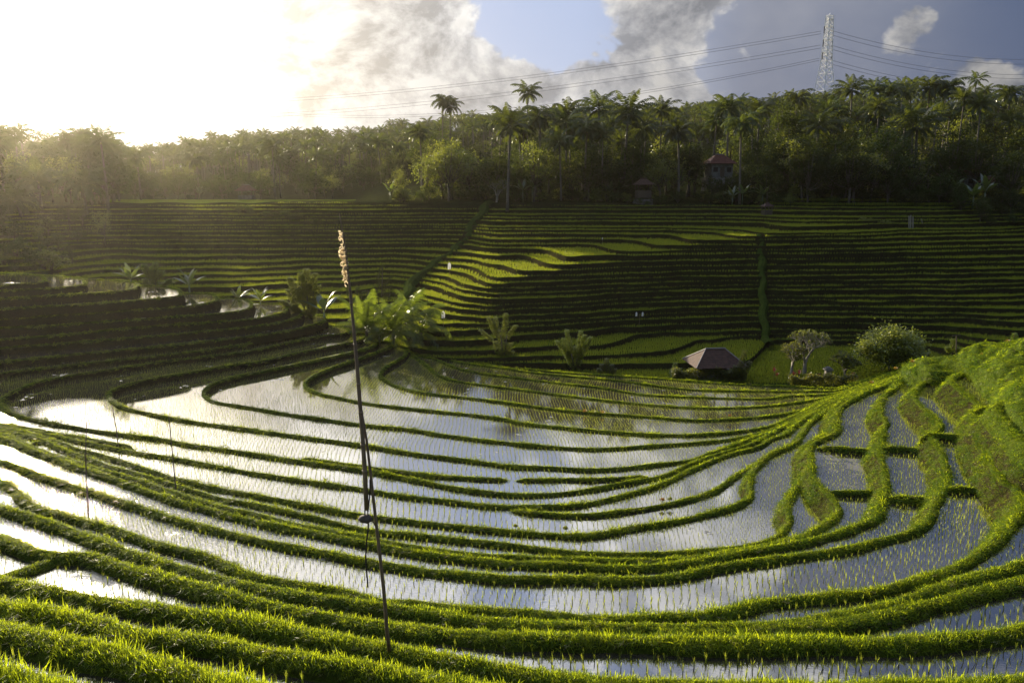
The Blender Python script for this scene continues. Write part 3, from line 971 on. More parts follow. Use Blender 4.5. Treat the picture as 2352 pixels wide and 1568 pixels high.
bund = MB()
for ci, c in enumerate(CONT):
    P = c['xy']
    s = np.concatenate([[0], np.cumsum(np.linalg.norm(np.diff(P, axis=0), axis=1))])
    # which side is high?
    mid = len(P) // 2
    side = 1
    nn = normals2d(P)
    test = P[mid] + nn[mid] * 0.6
    if not inside(c['poly'], test[None])[0]:
        side = -1
    drop = c['z'] - c['low']
    w = c['w'] * (1 + wob(s, 10 + ci, 0.16, 0.9))
    hb = c['hb'] * (1 + wob(s, 50 + ci, 0.13, 0.8))
    lefth = np.clip((P[:, 1] - 58) / 4, 0, 1) * np.clip((-8 - P[:, 0]) / 4, 0, 1) * (c['z'] > -16.7)
    hb = hb * (1 - 0.55 * lefth)
    right = np.clip((P[:, 0] - 6) / 10, 0, 1)
    slope = (0.22 + 0.40 * right) * (1 + wob(s, 90 + ci, 0.18, 0.7))
    jit = wob(s, 130 + ci, 0.05, 1.6)
    foot = -(w / 2) - slope * drop - 0.05
    pu = np.stack([foot - 0.06, foot + jit, -w / 2 - slope * drop * 0.45 + jit, -w / 2 + jit, -w * 0.24, w * 0.06, w * 0.34, w * 0.52 + jit, w * 0.60 + 0.10 + jit], axis=1)
    zt = c['z'] + hb
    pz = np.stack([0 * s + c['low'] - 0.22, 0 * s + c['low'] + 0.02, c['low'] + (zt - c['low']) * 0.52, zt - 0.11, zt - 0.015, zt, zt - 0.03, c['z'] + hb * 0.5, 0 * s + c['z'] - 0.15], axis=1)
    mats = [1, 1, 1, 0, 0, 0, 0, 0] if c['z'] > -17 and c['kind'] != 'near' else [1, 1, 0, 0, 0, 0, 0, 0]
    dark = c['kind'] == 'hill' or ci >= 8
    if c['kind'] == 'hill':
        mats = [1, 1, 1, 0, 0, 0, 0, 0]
    # open gaps where water runs over
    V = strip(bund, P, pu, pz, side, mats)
    n, k = pu.shape
    Qd = np.stack([V[:-1, :-1], V[:-1, 1:], V[1:, 1:], V[1:, :-1]], axis=2)
    for j in range(1, k - 2):
        g = 300 if j >= 3 else 260
        if j in (1, 2):
            g = g * 0.8
        scatter(Qd[:, j], g * (1 - (1.0 if j in (1, 2) else 0.30) * np.clip((P[:-1, 1] - 58) / 4, 0, 1) * np.clip((-6 - P[:-1, 0]) / 4, 0, 1)))
    if c['kind'] != 'hill':
        block(P, 0.30 + 0.15 * float(c['w']))
    # the foot of the bank also keeps plants off
    fp = P + nn * side * (foot[:, None] * 0.8)
    block(fp, 0.22)

for di, (z, hb0, pts, w0) in enumerate(DIVS):
    hb0, w0 = hb0 * (1.0 if 5 <= di <= 12 else 0.55), w0 * 0.65
    P0 = [at_z(px, py, z + hb0)[:2] for px, py in pts]
    if 5 <= di <= 12:                       # cross bunds run right into the banks at the uphill end
        u1 = P0[-1] - P0[-2]
        P0 = P0 + [P0[-1] + u1 / np.linalg.norm(u1) * 0.18]
    P = even(catmull(P0, lambda p: 0.5 * spacing(p)), spacing)
    s = np.concatenate([[0], np.cumsum(np.linalg.norm(np.diff(P, axis=0), axis=1))])
    w = w0 * (1 + wob(s, 210 + di, 0.16, 0.9))
    hb = hb0 * (1 + wob(s, 250 + di, 0.12, 0.9))
    e = np.clip((s if 5 <= di <= 12 else np.minimum(s, s[-1] - s)) / 0.4, 0.45 if 5 <= di <= 12 else 0.25, 1)
    pu = np.stack([-w * 0.75 - .1, -w * 0.5, -w * 0.25, 0 * w, w * 0.25, w * 0.5, w * 0.75 + .1], axis=1) * (0.5 + 0.5 * e[:, None])
    pz = z + np.stack([0 * w - 0.75, hb * 0.55, hb * 0.93, hb, hb * 0.93, hb * 0.55, 0 * w - 0.75], axis=1) * np.where(np.arange(7) % 6 == 0, 1, e[:, None])
    V = strip(bund, P, pu, pz, 1, [1, 0, 0, 0, 0, 1])
    Qd = np.stack([V[:-1, :-1], V[:-1, 1:], V[1:, 1:], V[1:, :-1]], axis=2)
    for j in range(0, 6):
        scatter(Qd[:, j], 280)
    block(P, 0.28 + w0 * 0.5)

# the grassy bank that rises at the right behind the terraces
FT = [(1225, 520, -12.9), (1500, 538, -11.9), (1780, 572, -11.85), (1935, 695, -11.8), (2050, 826, -11.7), (2125, 846, -10.75), (2235, 935, -10.4), (2400, 1055, -10.3), (2900, 1300, -9.9), (3600, 1480, -9.6)]
SK = [(1245, 492, -12.9), (1450, 402, -11.5), (1750, 362, -10.9), (1950, 315, -10.4), (2100, 288, -10.1), (2200, 276, -9.95), (2350, 264, -9.75), (2500, 255, -9.5), (3000, 240, -8.8), (3600, 230, -8.2)]
A = catmull([at_z(1764 + x / 4, 718 + y / 4, z) for x, y, z in FT], lambda p: 0.3)
B = catmull([at_z(1764 + x / 4, 718 + y / 4, z) for x, y, z in SK], lambda p: 0.3)
ns, nt = 150, 56
ia = np.linspace(0, len(A) - 1, ns)
ib = np.linspace(0, len(B) - 1, ns)
A2 = np.stack([np.interp(ia, np.arange(len(A)), A[:, k]) for k in range(3)], axis=1)
B2 = np.stack([np.interp(ib, np.arange(len(B)), B[:, k]) for k in range(3)], axis=1)
tt = np.linspace(-0.03, 1.5, nt)
V = A2[:, None, :] + (B2 - A2)[:, None, :] * tt[None, :, None]
tl = np.clip(tt, 0, 1)
wd = np.linalg.norm(B2 - A2, axis=1)
V[:, :, 2] += (np.sin(tl * math.pi)[None, :] * 0.05 * np.minimum(wd, 9)[:, None])
V[:, :, 2] -= np.clip(tt - 1, 0, 1)[None, :] ** 1.2 * wd[:, None] * 0.9 + np.clip(-tt, 0, 1)[None, :] * 40
env = np.clip(tt * 4, 0, 1) * np.clip((1.5 - tt) * 3, 0, 1)
V[:, :, 2] += env[None, :] * (wob2(V[:, :, 0], V[:, :, 1], 5, 0.42, 1.0, 4) * np.clip(wd / 6, 0.25, 1)[:, None])
# little steps worn into it
st = V[:, :, 2] * 1.6 + wob2(V[:, :, 0], V[:, :, 1], 6, 0.5, 0.5, 3)
V[:, :, 2] += env[None, :] * 0.13 * np.sin(st * 6.28) * np.clip(wd / 6, 0.2, 1)[:, None]
bank = MB()
bank.v = [(p[0], p[1], p[2] + CAMZ) for p in V.reshape(-1, 3)]
for i in range(ns - 1):
    for j in range(nt - 1):
        bank.f.append((i * nt + j, (i + 1) * nt + j, (i + 1) * nt + j + 1, i * nt + j + 1))
        bank.m.append(0)
tag(bank.build('hillside', M['turf'], smooth=True), kind='structure')
Qd = np.stack([V[:-1, :-1], V[1:, :-1], V[1:, 1:], V[:-1, 1:]], axis=2).reshape(-1, 4, 3)
scatter(Qd, 190, 1.15)
BV = V
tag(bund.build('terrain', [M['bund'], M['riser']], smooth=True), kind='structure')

# ------------------------------------------------------------------ the far hillside: a height field along each line of sight, cut into terraces
# photo x: [(photo y, distance), ...] up the terraces, then (distance, height) of the wooded ground behind
COLS = [
    (-300, [(760, 90), (640, 104), (480, 140)], [(160, 1.0), (260, 8), (420, 16), (640, 4)]),
    (0, [(750, 92), (640, 105), (475, 145)], [(165, -1.5), (260, 6), (420, 8), (640, 4)]),
    (300, [(760, 90), (690, 103), (580, 129), (469, 150)], [(198, -4.6), (262, 0.5), (420, 3.5), (640, 0)]),
    (600, [(765, 90), (700, 102), (585, 129), (469, 150)], [(198, -4.6), (262, 1.5), (420, 13.0), (640, 10)]),
    (800, [(775, 90), (705, 102), (590, 129), (467, 150)], [(198, -4.4), (262, 2.0), (420, 14.0), (640, 10)]),
    (900, [(800, 87), (750, 96), (660, 114), (580, 131), (466, 151)], [(170, -3.0), (262, 3.0), (420, 18.5), (640, 12)]),
    (1000, [(830, 83.5), (765, 90), (680, 105), (625, 117), (565, 134), (466, 152)], [(170, -2.5), (262, 5.5), (420, 20.0), (640, 14)]),
    (1080, [(830, 83.5), (765, 90.5), (650, 105), (622, 116), (604, 121), (555, 135), (466, 152)], [(170, -2.5), (262, 6.5), (420, 21.5), (640, 14)]),
    (1130, [(831, 83.5), (765, 91), (634, 103), (606, 116.5), (590, 120), (466, 152)], [(170, -2.5), (262, 7.0), (420, 22.5), (640, 14)]),
    (1200, [(832, 83.5), (766, 92), (622, 105), (598, 119), (467, 152)], [(170, -2.4), (262, 8.0), (420, 23.0), (640, 15)]),
    (1300, [(836, 83), (768, 93), (598, 108.5), (580, 122), (468, 152)], [(170, -2.0), (262, 9.5), (420, 25.0), (640, 16)]),
    (1450, [(842, 82.5), (770, 95), (575, 113), (562, 125), (470, 152)], [(172, -1.6), (250, 10.0), (420, 22.5), (640, 16)]),
    (1600, [(850, 81), (772, 96), (555, 117), (546, 127), (472, 152)], [(174, -1.0), (240, 10.5), (420, 26.0), (640, 16)]),
    (1720, [(860, 79.5), (775, 96), (544, 119), (534, 128), (475, 150)], [(174, 0.0), (235, 11.5), (420, 26.0), (640, 16)]),
    (1780, [(868, 79), (778, 96), (545, 119), (528, 126), (478, 144)], [(172, 1.0), (235, 13.5), (420, 26.0), (640, 16)]),
    (1900, [(876, 78), (785, 95), (545, 121), (478, 141)], [(170, 1.5), (235, 16.5), (420, 26.0), (640, 16)]),
    (2100, [(880, 78), (795, 93), (560, 123), (480, 141)], [(170, 1.6), (235, 17.5), (420, 26.0), (640, 16)]),
    (2352, [(890, 77), (795, 90), (705, 103), (570, 123), (486, 146)], [(172, 1.2), (235, 15), (420, 24.0), (640, 14)]),
    (2650, [(890, 77), (790, 88), (700, 100), (560, 120), (486, 146)], [(172, 1.2), (235, 13.5), (420, 22.0), (640, 12)]),
]
DG = np.arange(60.0, 641.0, 0.25)
tab = []
for px, low, hi in COLS:
    d = [60.0, low[0][1] - 1.5] + [q[1] for q in low] + [q[0] for q in hi]
    z = [-19.7, -19.6] + [at_d(px, yy, dd)[2] for yy, dd in low] + [q[1] for q in hi]
    tab.append(np.interp(DG, d, z))
TAB = np.array(tab)
CPX = np.array([c[0] for c in COLS], float)
EDGE = np.array([c[1][-1][1] for c in COLS], float)
XMAX = at_d(1.0, 500, 1.0)


def px_of(x, d):
    """photo column of a ground point (x, forward d); the small effect of height is left out"""
    return CX + F * (x / d) / (CP + SP * 0.17)


def zfar(px, D):
    """base height at photo column px and distance D (arrays)"""
    px = np.clip(np.asarray(px, float), CPX[0], CPX[-1])
    D = np.asarray(D, float)
    i = np.clip(np.searchsorted(CPX, px) - 1, 0, len(CPX) - 2)
    t = (px - CPX[i]) / (CPX[i + 1] - CPX[i])
    t = t * t * (3 - 2 * t)
    k = np.clip((D - DG[0]) / 0.25, 0, len(DG) - 1.001)
    k0 = k.astype(int)
    u = k - k0
    a = TAB[i, k0] * (1 - u) + TAB[i, k0 + 1] * u
    b = TAB[i + 1, k0] * (1 - u) + TAB[i + 1, k0 + 1] * u
    return a * (1 - t) + b * t


def gx_at(px, d):
    return (px - CX) / F * (CP + SP * 0.17) * d


def gutter(d):
    """column of the grassy gully that runs up the left slope, and of the path up the right slope"""
    g = np.interp(d, [100, 112, 120, 130, 152], [925, 940, 990, 1050, 1127])
    p = np.interp(d, [94, 100, 110, 119, 126], [1768, 1755, 1745, 1735, 1725])
    return g, p


NC = 760
cols = np.linspace(-330, 2640, NC)
STEP = 0.55
LEV = -18.9 + np.concatenate([[0], np.cumsum(np.random.default_rng(3).uniform(0.38, 0.76, 28))])
LEV = LEV[LEV < -2.7]
edge_d = np.interp(cols, CPX, EDGE)
Dd = np.arange(70.0, 156.0, 0.125)
PXg, Dg = np.meshgrid(cols, Dd, indexing='ij')
H = zfar(PXg, Dg)
Xg = gx_at(PXg, Dg)
fade = np.clip((Dg - 82) / 6, 0, 1)
H = H + fade * (wob2(Xg, Dg, 31, 0.40, 0.10, 3) + wob2(Xg, Dg, 32, 0.10, 0.5, 2))
g_, p_ = gutter(Dd)
H = H + 0.27 * (PXg > g_[None, :]) * np.clip((Dg - 112) / 4, 0, 1) + 0.22 * (PXg > p_[None, :]) * np.clip((128 - Dg) / 3, 0, 1) * np.clip((Dg - 97) / 5, 0, 1)
H = np.maximum.accumulate(H, axis=1)
DL = np.zeros((len(LEV), NC))
for i in range(NC):
    DL[:, i] = np.interp(LEV, H[i] + np.arange(len(Dd)) * 1e-6, Dd, left=Dd[0], right=edge_d[i] + 4)
DL = np.minimum(DL, edge_d[None, :] + 3 + 0.02 * np.arange(len(LEV))[:, None])
for k in range(1, len(LEV)):
    DL[k] = np.maximum(DL[k], DL[k - 1] + 0.55)
kern = np.exp(-0.5 * (np.arange(-14, 15) / 4.5) ** 2)
kern /= kern.sum()
for k in range(len(LEV)):
    DL[k] = np.convolve(np.pad(DL[k], 14, 'edge'), kern, 'valid')
    brk = np.zeros(NC)
    rb = np.random.default_rng(850 + k)
    for c0 in rb.uniform(-300, 2600, 9):                 # plots do not meet exactly: small breaks along each step
        brk += rb.uniform(-0.55, 0.55) / (1 + np.exp(-(cols - c0) / 3.0)) * (1 / (1 + np.exp((cols - c0 - rb.uniform(90, 420)) / 3.0)))
    DL[k] += brk * np.clip((DL[k] - 90) / 10, 0, 1)
    DL[k] += wob(cols, 800 + k, 0.30, 0.035, 4) * np.clip((DL[k] - 84) / 10, 0, 1)
for k in range(1, len(LEV)):
    DL[k] = np.maximum(DL[k], DL[k - 1] + 0.5)
# keep single stray columns from spiking
for _ in range(2):
    med = np.median(np.stack([np.roll(DL, -1, 1), DL, np.roll(DL, 1, 1)]), axis=0)
    DL[:, 1:-1] = med[:, 1:-1]
rows_d, rows_z, rmat = [], [], []
rows_d.append(np.full(NC, 66.0)); rows_z.append(np.full(NC, LEV[0] - STEP)); rmat.append(1)
LIP_P = []
for k, L in enumerate(LEV):
    d = DL[k]
    nxt = DL[k + 1] if k + 1 < len(LEV) else d + 6
    gap = np.maximum(nxt - d, 0.3)
    lipw = np.minimum(0.30, gap * 0.3)
    j = wob(cols, 300 + k, 0.05, 0.05, 5)
    rows_d += [d - 0.10, d + 0.08, d + 0.08 + lipw, d + 0.14 + lipw * 1.25]
    hgt = 0.15 + 0.05 * np.sin(cols * 0.021 + k)
    rows_z += [np.full(NC, LEV[k - 1] if k else L - STEP), L + hgt + j, L + hgt + j, np.full(NC, L)]
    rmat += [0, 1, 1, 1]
    LIP_P.append((d + 0.08 + lipw * 0.6, L + hgt, gap))
rows_d = np.maximum.accumulate(np.array(rows_d), axis=0)
rows_z = np.array(rows_z)
Xr = gx_at(cols[None, :], rows_d)
V = np.stack([Xr, rows_d, rows_z], axis=2)
nr = len(rows_d)
fs, fm = [], []
for r in range(nr - 1):
    for i in range(NC - 1):
        fs.append((r * NC + i, r * NC + i + 1, (r + 1) * NC + i + 1, (r + 1) * NC + i))
    fm += [rmat[r]] * (NC - 1)
W = V.copy()
W[:, :, 2] += CAMZ
ZCAP = np.interp(cols, CPX, [at_d(c[0], c[1][-1][0], c[1][-1][1])[2] for c in COLS]) + 0.15
V[:, :, 2] = np.minimum(V[:, :, 2], ZCAP[None, :] + 0.1 * np.sin(cols * 0.05)[None, :])
W = V.copy()
W[:, :, 2] += CAMZ
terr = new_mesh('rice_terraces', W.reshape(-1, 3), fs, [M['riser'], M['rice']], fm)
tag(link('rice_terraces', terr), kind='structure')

# wooded ground behind and the plain that reaches the horizon
gd = np.concatenate([[139.0], np.arange(140, 180, 2.0), np.arange(180, 300, 5.0), np.arange(300, 641, 20.0), [700, 800, 890]])
gc = np.linspace(-330, 2640, 150)
pe = np.interp(gc, CPX, EDGE)
PXg, Dg = np.meshgrid(gc, gd, indexing='ij')
Dg = np.maximum(Dg, pe[:, None] + 0.5 + 0.1 * np.arange(len(gd))[None, :])
Dg[:, 0] = pe - 2.0
Zg = zfar(PXg, np.minimum(Dg, 640)) + wob2(gx_at(PXg, Dg), Dg, 41, 0.9, 0.06, 3) * np.clip((Dg - 152) / 20, 0, 1)
Zg -= np.clip((Dg - 640) / 300, 0, 1) * 25
Zg[:, 0] -= 5.0
Zg[:, 1] -= 0.4
V2 = np.stack([gx_at(PXg, Dg), Dg, Zg + CAMZ], axis=2).reshape(-1, 3)
n2 = len(gd)
fs = [(i * n2 + j, (i + 1) * n2 + j, (i + 1) * n2 + j + 1, i * n2 + j + 1) for i in range(len(gc) - 1) for j in range(n2 - 1)]
tag(link('hills', new_mesh('hills', V2, fs, M['forest_floor'], smooth=True)), kind='structure')
# ground below everything, out to the horizon (also under and behind the camera)
gp = MB()
gp.quad((-900, -300, CAMZ - 30), (900, -300, CAMZ - 30), (900, 900, CAMZ - 30), (-900, 900, CAMZ - 30))
tag(gp.build('ground', M['forest_floor']), kind='structure')
# the flat bright field on the far terrace top, left
fld = MB()
a = []
for px in np.linspace(272, 905, 40):
    a.append((px, at_d(px, 470, 150.5)))
for (p0, q0), (p1, q1) in zip(a[:-1], a[1:]):
    z = -3.97 + CAMZ
    e0, e1 = 196.0, 196.0
    fld.quad((gx_at(p0, 151.0), 151.0, z), (gx_at(p1, 151.0), 151.0, z), (gx_at(p1, e1), e1, z + 0.05), (gx_at(p0, e0), e0, z + 0.05))
M['brightrice'] = ground_mat('bright_rice', ((0.16, 0.21, 0.022), (0.20, 0.24, 0.026), (0.13, 0.17, 0.020)), 0.5, bump=1.0, bscale=9, trans=0.45)  # brighter, yellower tone than the terrace rice
tag(fld.build('rice_field', M['brightrice']), kind='structure')

# grassy strips: the gully up the left slope and the path up the right slope
gs = MB()


def grass_path(pts, wid):
    prev = None
    for px, d in pts:
        z = float(zfar(px, d)) + 0.35 + CAMZ
        x = gx_at(px, d)
        w = wid * (0.75 + 0.4 * random.random())
        cur = ((x - w, d + 0.3, z - 0.35), (x - w * 0.3, d, z + 0.1 * random.random()), (x + w * 0.35, d, z + 0.1 * random.random()), (x + w, d + 0.3, z - 0.35))
        if prev:
            for i in range(3):
                gs.quad(prev[i], prev[i + 1], cur[i + 1], cur[i])
        prev = cur


dd = np.arange(103, 153, 0.55)
grass_path([(float(gutter(d)[0]) + 6 * math.sin(d * 0.7), d) for d in dd], 0.95)
dd = np.arange(93, 121, 0.5)
grass_path([(float(gutter(d)[1]) + 3 * math.sin(d * 1.3), d) for d in dd], 0.6)
tag(gs.build('path', M['rice']), kind='structure')

# ------------------------------------------------------------------ grass, seedlings
def instancer(name, pts, rot, scl, pick, sources, label=None):
    """one 'stuff' object: tufts of a few hand-made kinds set on points by geometry nodes"""
    me = bpy.data.meshes.new(name)
    me.from_pydata([tuple(p) for p in pts], [], [])
    at = me.attributes.new('rot', 'FLOAT_VECTOR', 'POINT')
    at.data.foreach_set('vector', np.asarray(rot, np.float32).reshape(-1))
    scl = np.asarray(scl, np.float32)
    if scl.ndim == 1:
        scl = np.repeat(scl[:, None], 3, axis=1)
    at = me.attributes.new('siz', 'FLOAT_VECTOR', 'POINT')
    at.data.foreach_set('vector', np.ascontiguousarray(scl).reshape(-1))
    at = me.attributes.new('pick', 'INT', 'POINT')
    at.data.foreach_set('value', np.asarray(pick, np.int32))
    o = link(name, me)
    ng = bpy.data.node_groups.new(name, 'GeometryNodeTree')
    ng.interface.new_socket('Geometry', in_out='INPUT', socket_type='NodeSocketGeometry')
    ng.interface.new_socket('Geometry', in_out='OUTPUT', socket_type='NodeSocketGeometry')
    N = NT(ng)
    gi, go = N.n('NodeGroupInput'), N.n('NodeGroupOutput')
    jn = N.n('GeometryNodeJoinGeometry')
    for s in reversed(sources):
        oi = N.n('GeometryNodeObjectInfo')
        oi.inputs['Object'].default_value = s
        oi.inputs['As Instance'].default_value = True
        N.l(oi.outputs['Geometry'], jn.inputs[0])

    def attr(nm, typ):
        nd = N.n('GeometryNodeInputNamedAttribute', data_type=typ)
        nd.inputs['Name'].default_value = nm
        return nd.outputs['Attribute']
    ip = N.n('GeometryNodeInstanceOnPoints')
    N.l(gi.outputs[0], ip.inputs['Points'])
    N.l(jn.outputs[0], ip.inputs['Instance'])
    ip.inputs['Pick Instance'].default_value = True
    N.l(attr('pick', 'INT'), ip.inputs['Instance Index'])
    N.l(attr('rot', 'FLOAT_VECTOR'), ip.inputs['Rotation'])
    N.l(attr('siz', 'FLOAT_VECTOR'), ip.inputs['Scale'])
    N.l(ip.outputs[0], go.inputs[0])
    md = o.modifiers.new('set', 'NODES')
    md.node_group = ng
    tag(o, kind='stuff')
    return o


def tuft(seed, nb, rad, hmin, hmax, wid, bend):
    r = random.Random(seed)
    b = MB()
    for _ in range(nb):
        a = r.uniform(0, 6.28)
        q = rad * math.sqrt(r.random())
        p = Vector((math.cos(a) * q, math.sin(a) * q, -0.02))
        az = r.uniform(0, 6.28)
        h = r.uniform(hmin, hmax)
        lean = r.uniform(0.1, bend)
        d = Vector((math.cos(az), math.sin(az), 0))
        s = Vector((-d.y, d.x, 0)) * wid * r.uniform(0.7, 1.2) * 0.5
        m1 = p + Vector((0, 0, h * 0.55)) + d * lean * h * 0.3
        m2 = p + Vector((0, 0, h * (1 - 0.35 * lean))) + d * lean * h * 0.95
        b.add((p - s * 0.8, p + s * 0.8, m1 + s, m1 - s, m2), ((0, 1, 2, 3), (3, 2, 4)))
    return b


def source(name, mb, mats):
    return bpy.data.objects.new(name, mb.mesh(name, mats))


TUFTS = [source('grass_tuft', tuft(i, 20, 0.095, 0.07, 0.20, 0.0085, 0.95), M['grass']) for i in range(6)]
TUFTS += [source('grass_tuft', tuft(40 + i, 15, 0.10, 0.10, 0.26, 0.0085, 1.1), M['grass']) for i in range(2)]
TUFTS += [source('grass_tuft', tuft(50, 12, 0.09, 0.06, 0.18, 0.0085, 1.2), M['drygrass'])]
GP = np.vstack(GRASS_P)
GN = np.vstack(GRASS_N)
GZ = np.concatenate(GRASS_S)
up = GN * 0.45 + np.array([0, 0, 0.55]) + RNG.normal(0, 0.12, GP.shape)
up /= np.linalg.norm(up, axis=1)[:, None]
patch = wob2(GP[:, 0], GP[:, 1], 77, 1.0, 1.3, 3)
GZ = GZ * np.clip(1.0 + 0.28 * patch, 0.6, 1.5)
# euler so that local z follows up
rx = -np.arcsin(np.clip(up[:, 1], -1, 1))
ry = np.arctan2(up[:, 0], up[:, 2])
rot = np.stack([rx, ry, RNG.uniform(0, 6.28, len(GP))], axis=1)
rot = np.stack([rx, ry, 0 * rx], axis=1)
pick = RNG.choice(9, len(GP), p=[.135] * 6 + [.065] * 2 + [.06])
hi = (patch > 0.5) & (RNG.random(len(GP)) < 0.3)
pick[hi] = 6 + RNG.integers(0, 2, hi.sum())
print('grass tufts', len(GP))
GD = np.linalg.norm(GP, axis=1)
hgt = np.interp(GD, [8, 14, 25, 45, 80], [0.66, 0.52, 0.38, 0.32, 0.30])
rel = np.clip(GZ / np.clip((GD / 13.0) ** 0.62, 0.85, 2.6), 0.5, 1.6)
hgt = hgt * np.where((GP[:, 1] > 60) & (GP[:, 0] < -6), 0.36, 1.0)
hgt = hgt * np.where((pick >= 6) & (pick < 8), RNG.uniform(0.7, 1.7, len(GP)), RNG.uniform(0.7, 1.15, len(GP)))
GSC = np.stack([GZ, GZ, rel * hgt], axis=1)
instancer('grass', GP + np.array([0, 0, CAMZ]), rot, GSC, pick, TUFTS)


def seedling(seed, nb, h, spread, wid, base=0.006):
    r = random.Random(seed)
    b = MB()
    for i in range(nb):
        az = r.uniform(0, 6.28)
        hh = h * r.uniform(0.65, 1.1)
        d = Vector((math.cos(az), math.sin(az), 0))
        s = Vector((-d.y, d.x, 0)) * wid * 0.5
        p = d * base + Vector((0, 0, -0.06))
        ln = r.uniform(0.2, 1.0) * spread
        m1 = p + Vector((0, 0, 0.06 + hh * 0.55)) + d * ln * 0.3
        m2 = p + Vector((0, 0, 0.06 + hh)) + d * ln
        b.add((p - s, p + s, m1 + s * 1.1, m1 - s * 1.1, m2), ((0, 1, 2, 3), (3, 2, 4)))
    return b


SEEDS = [source('rice_seedling', seedling(i, 6, 0.20, 0.055, 0.0085), M['seedling']) for i in range(6)]
CLUMPS = [source('rice_clump', seedling(20 + i, 14, 0.36, 0.20, 0.020, 0.03), M['fieldrice']) for i in range(5)]

SP_ = 0.25
xs = np.arange(GX0 + 1, GX1 - 1, SP_)
ys = np.arange(GY0 + 1, GY1 - 1, SP_)
sx, sy = np.meshgrid(xs, ys, indexing='ij')
sx, sy = sx.ravel(), sy.ravel()
# planted rows drift and bend
wx = sx + wob2(sx, sy, 61, 1.3, 0.13, 2) + wob2(sx, sy, 63, 0.10, 0.9, 2)
wy = sy + wob2(sx, sy, 62, 1.1, 0.13, 2) + wob2(sx, sy, 64, 0.10, 0.9, 2)
wx += RNG.normal(0, 0.020, len(wx))
wy += RNG.normal(0, 0.028, len(wy))
ii = np.clip(((wx - GX0) / GS).astype(int), 0, LEVEL.shape[1] - 1)
jj = np.clip(((wy - GY0) / GS).astype(int), 0, LEVEL.shape[0] - 1)
lvl = LEVEL[jj, ii]
ok = (lvl > -50) & ~BLOCK[jj, ii]
ok &= RNG.random(len(wx)) < np.where((lvl > -15.9) & (wy > 60) & (wx < -14), 0.16, 0.965)
P = np.stack([wx, wy, lvl], axis=1)
ok &= in_view(P, 20, 20)
# nothing grows on the grassy bank
bpx, bpy_ = BV[:, :, 0].ravel(), BV[:, :, 1].ravel()
bank_poly = np.vstack([BV[:, 6, :2], BV[::-1, -4, :2]])
ok &= ~inside(bank_poly, P[:, :2])
# sparse on the muddy pan at the lower left
P = P[ok]
dist = np.linalg.norm(P, axis=1)
o_ = np.argsort(dist)
P = P[o_]
near, rest = P[:300], P[300:]
SEED_GROUP = 'rice seedlings in the nearest paddies'
for k, p in enumerate(near):
    s = SEEDS[k % 6].data
    so_ = link('rice_seedling', s, None, (p[0], p[1], p[2] + CAMZ), (random.uniform(-.1, .1), random.uniform(-.1, .1), random.uniform(0, 6.28)), random.uniform(0.8, 1.3))
    tag(so_, 'young green rice seedling standing in the water of the nearest paddies below the camera', 'rice plant', SEED_GROUP)
sc = RNG.uniform(0.75, 1.25, len(rest)) * np.interp(rest[:, 1], [25, 60, 75], [1.0, 0.80, 0.70]) * (1 + 0.25 * wob2(rest[:, 0], rest[:, 1], 66, 1.0, 0.25, 2).clip(-0.8, 0.8))
rot = np.stack([RNG.normal(0, .1, len(rest)), RNG.normal(0, .1, len(rest)), RNG.uniform(0, 6.28, len(rest))], axis=1)
print('seedlings', len(rest))
instancer('rice_seedlings', rest + np.array([0, 0, CAMZ]), rot, sc, RNG.integers(0, 6, len(rest)), SEEDS)

# older rice on the far fields: clumps in rows on the shelves, one thin row along every lip
cp = []
for k in range(70):
    dm = 77.0 + k * 0.29
    c0 = np.arange(900, 2300, 0.27 / (dm / F))
    dj = dm + wob(c0, 700, 0.5, 0.004, 3) + RNG.normal(0, .03, len(c0))
    c0 = c0 + RNG.normal(0, .4, len(c0))
    q = np.interp(c0, cols, DL[0]) - 0.2 > dj
    cp.append(np.stack([gx_at(c0, dj), dj, np.full(len(c0), LEV[0] - STEP)], axis=1)[q])
for k, (ld, lz, gap) in enumerate(LIP_P):
    L = LEV[k]
    nxt = DL[k + 1] if k + 1 < len(LEV) else DL[k] + 5
    d0 = DL[k]
    # row spacing in photo columns so that plants stand about 0.28 m apart
    depth = 0.35
    row = 0
    while depth < 22 and row < 70:
        dm = d0 + depth
        ok = dm < nxt - 0.12
        mean_d = float(np.mean(d0)) + depth
        step = 0.27 / (mean_d / F)
        if mean_d > 112:
            step *= 1.5
        c0 = np.arange(-60, 2420, step) + random.uniform(0, step)
        d_i = np.interp(c0, cols, dm) + RNG.normal(0, 0.03, len(c0))
        o_i = np.interp(c0, cols, ok.astype(float)) > 0.99
        c0 = c0 + wob(d_i, 500, 2.0, 0.6) + RNG.normal(0, 0.35, len(c0))
        gl, pl = gutter(d_i)
        o_i &= ~((np.abs(c0 - gl) < 12) & (d_i > 103)) & ~((np.abs(c0 - pl) < 10) & (d_i < 121))
        cp.append(np.stack([gx_at(c0, d_i), d_i, np.full(len(c0), L)], axis=1)[o_i])
        depth += 0.30 if depth < 2.5 or mean_d < 108 else 0.5
        row += 1
cp = np.vstack(cp)
cp = cp[in_view(cp, 10, 10)]
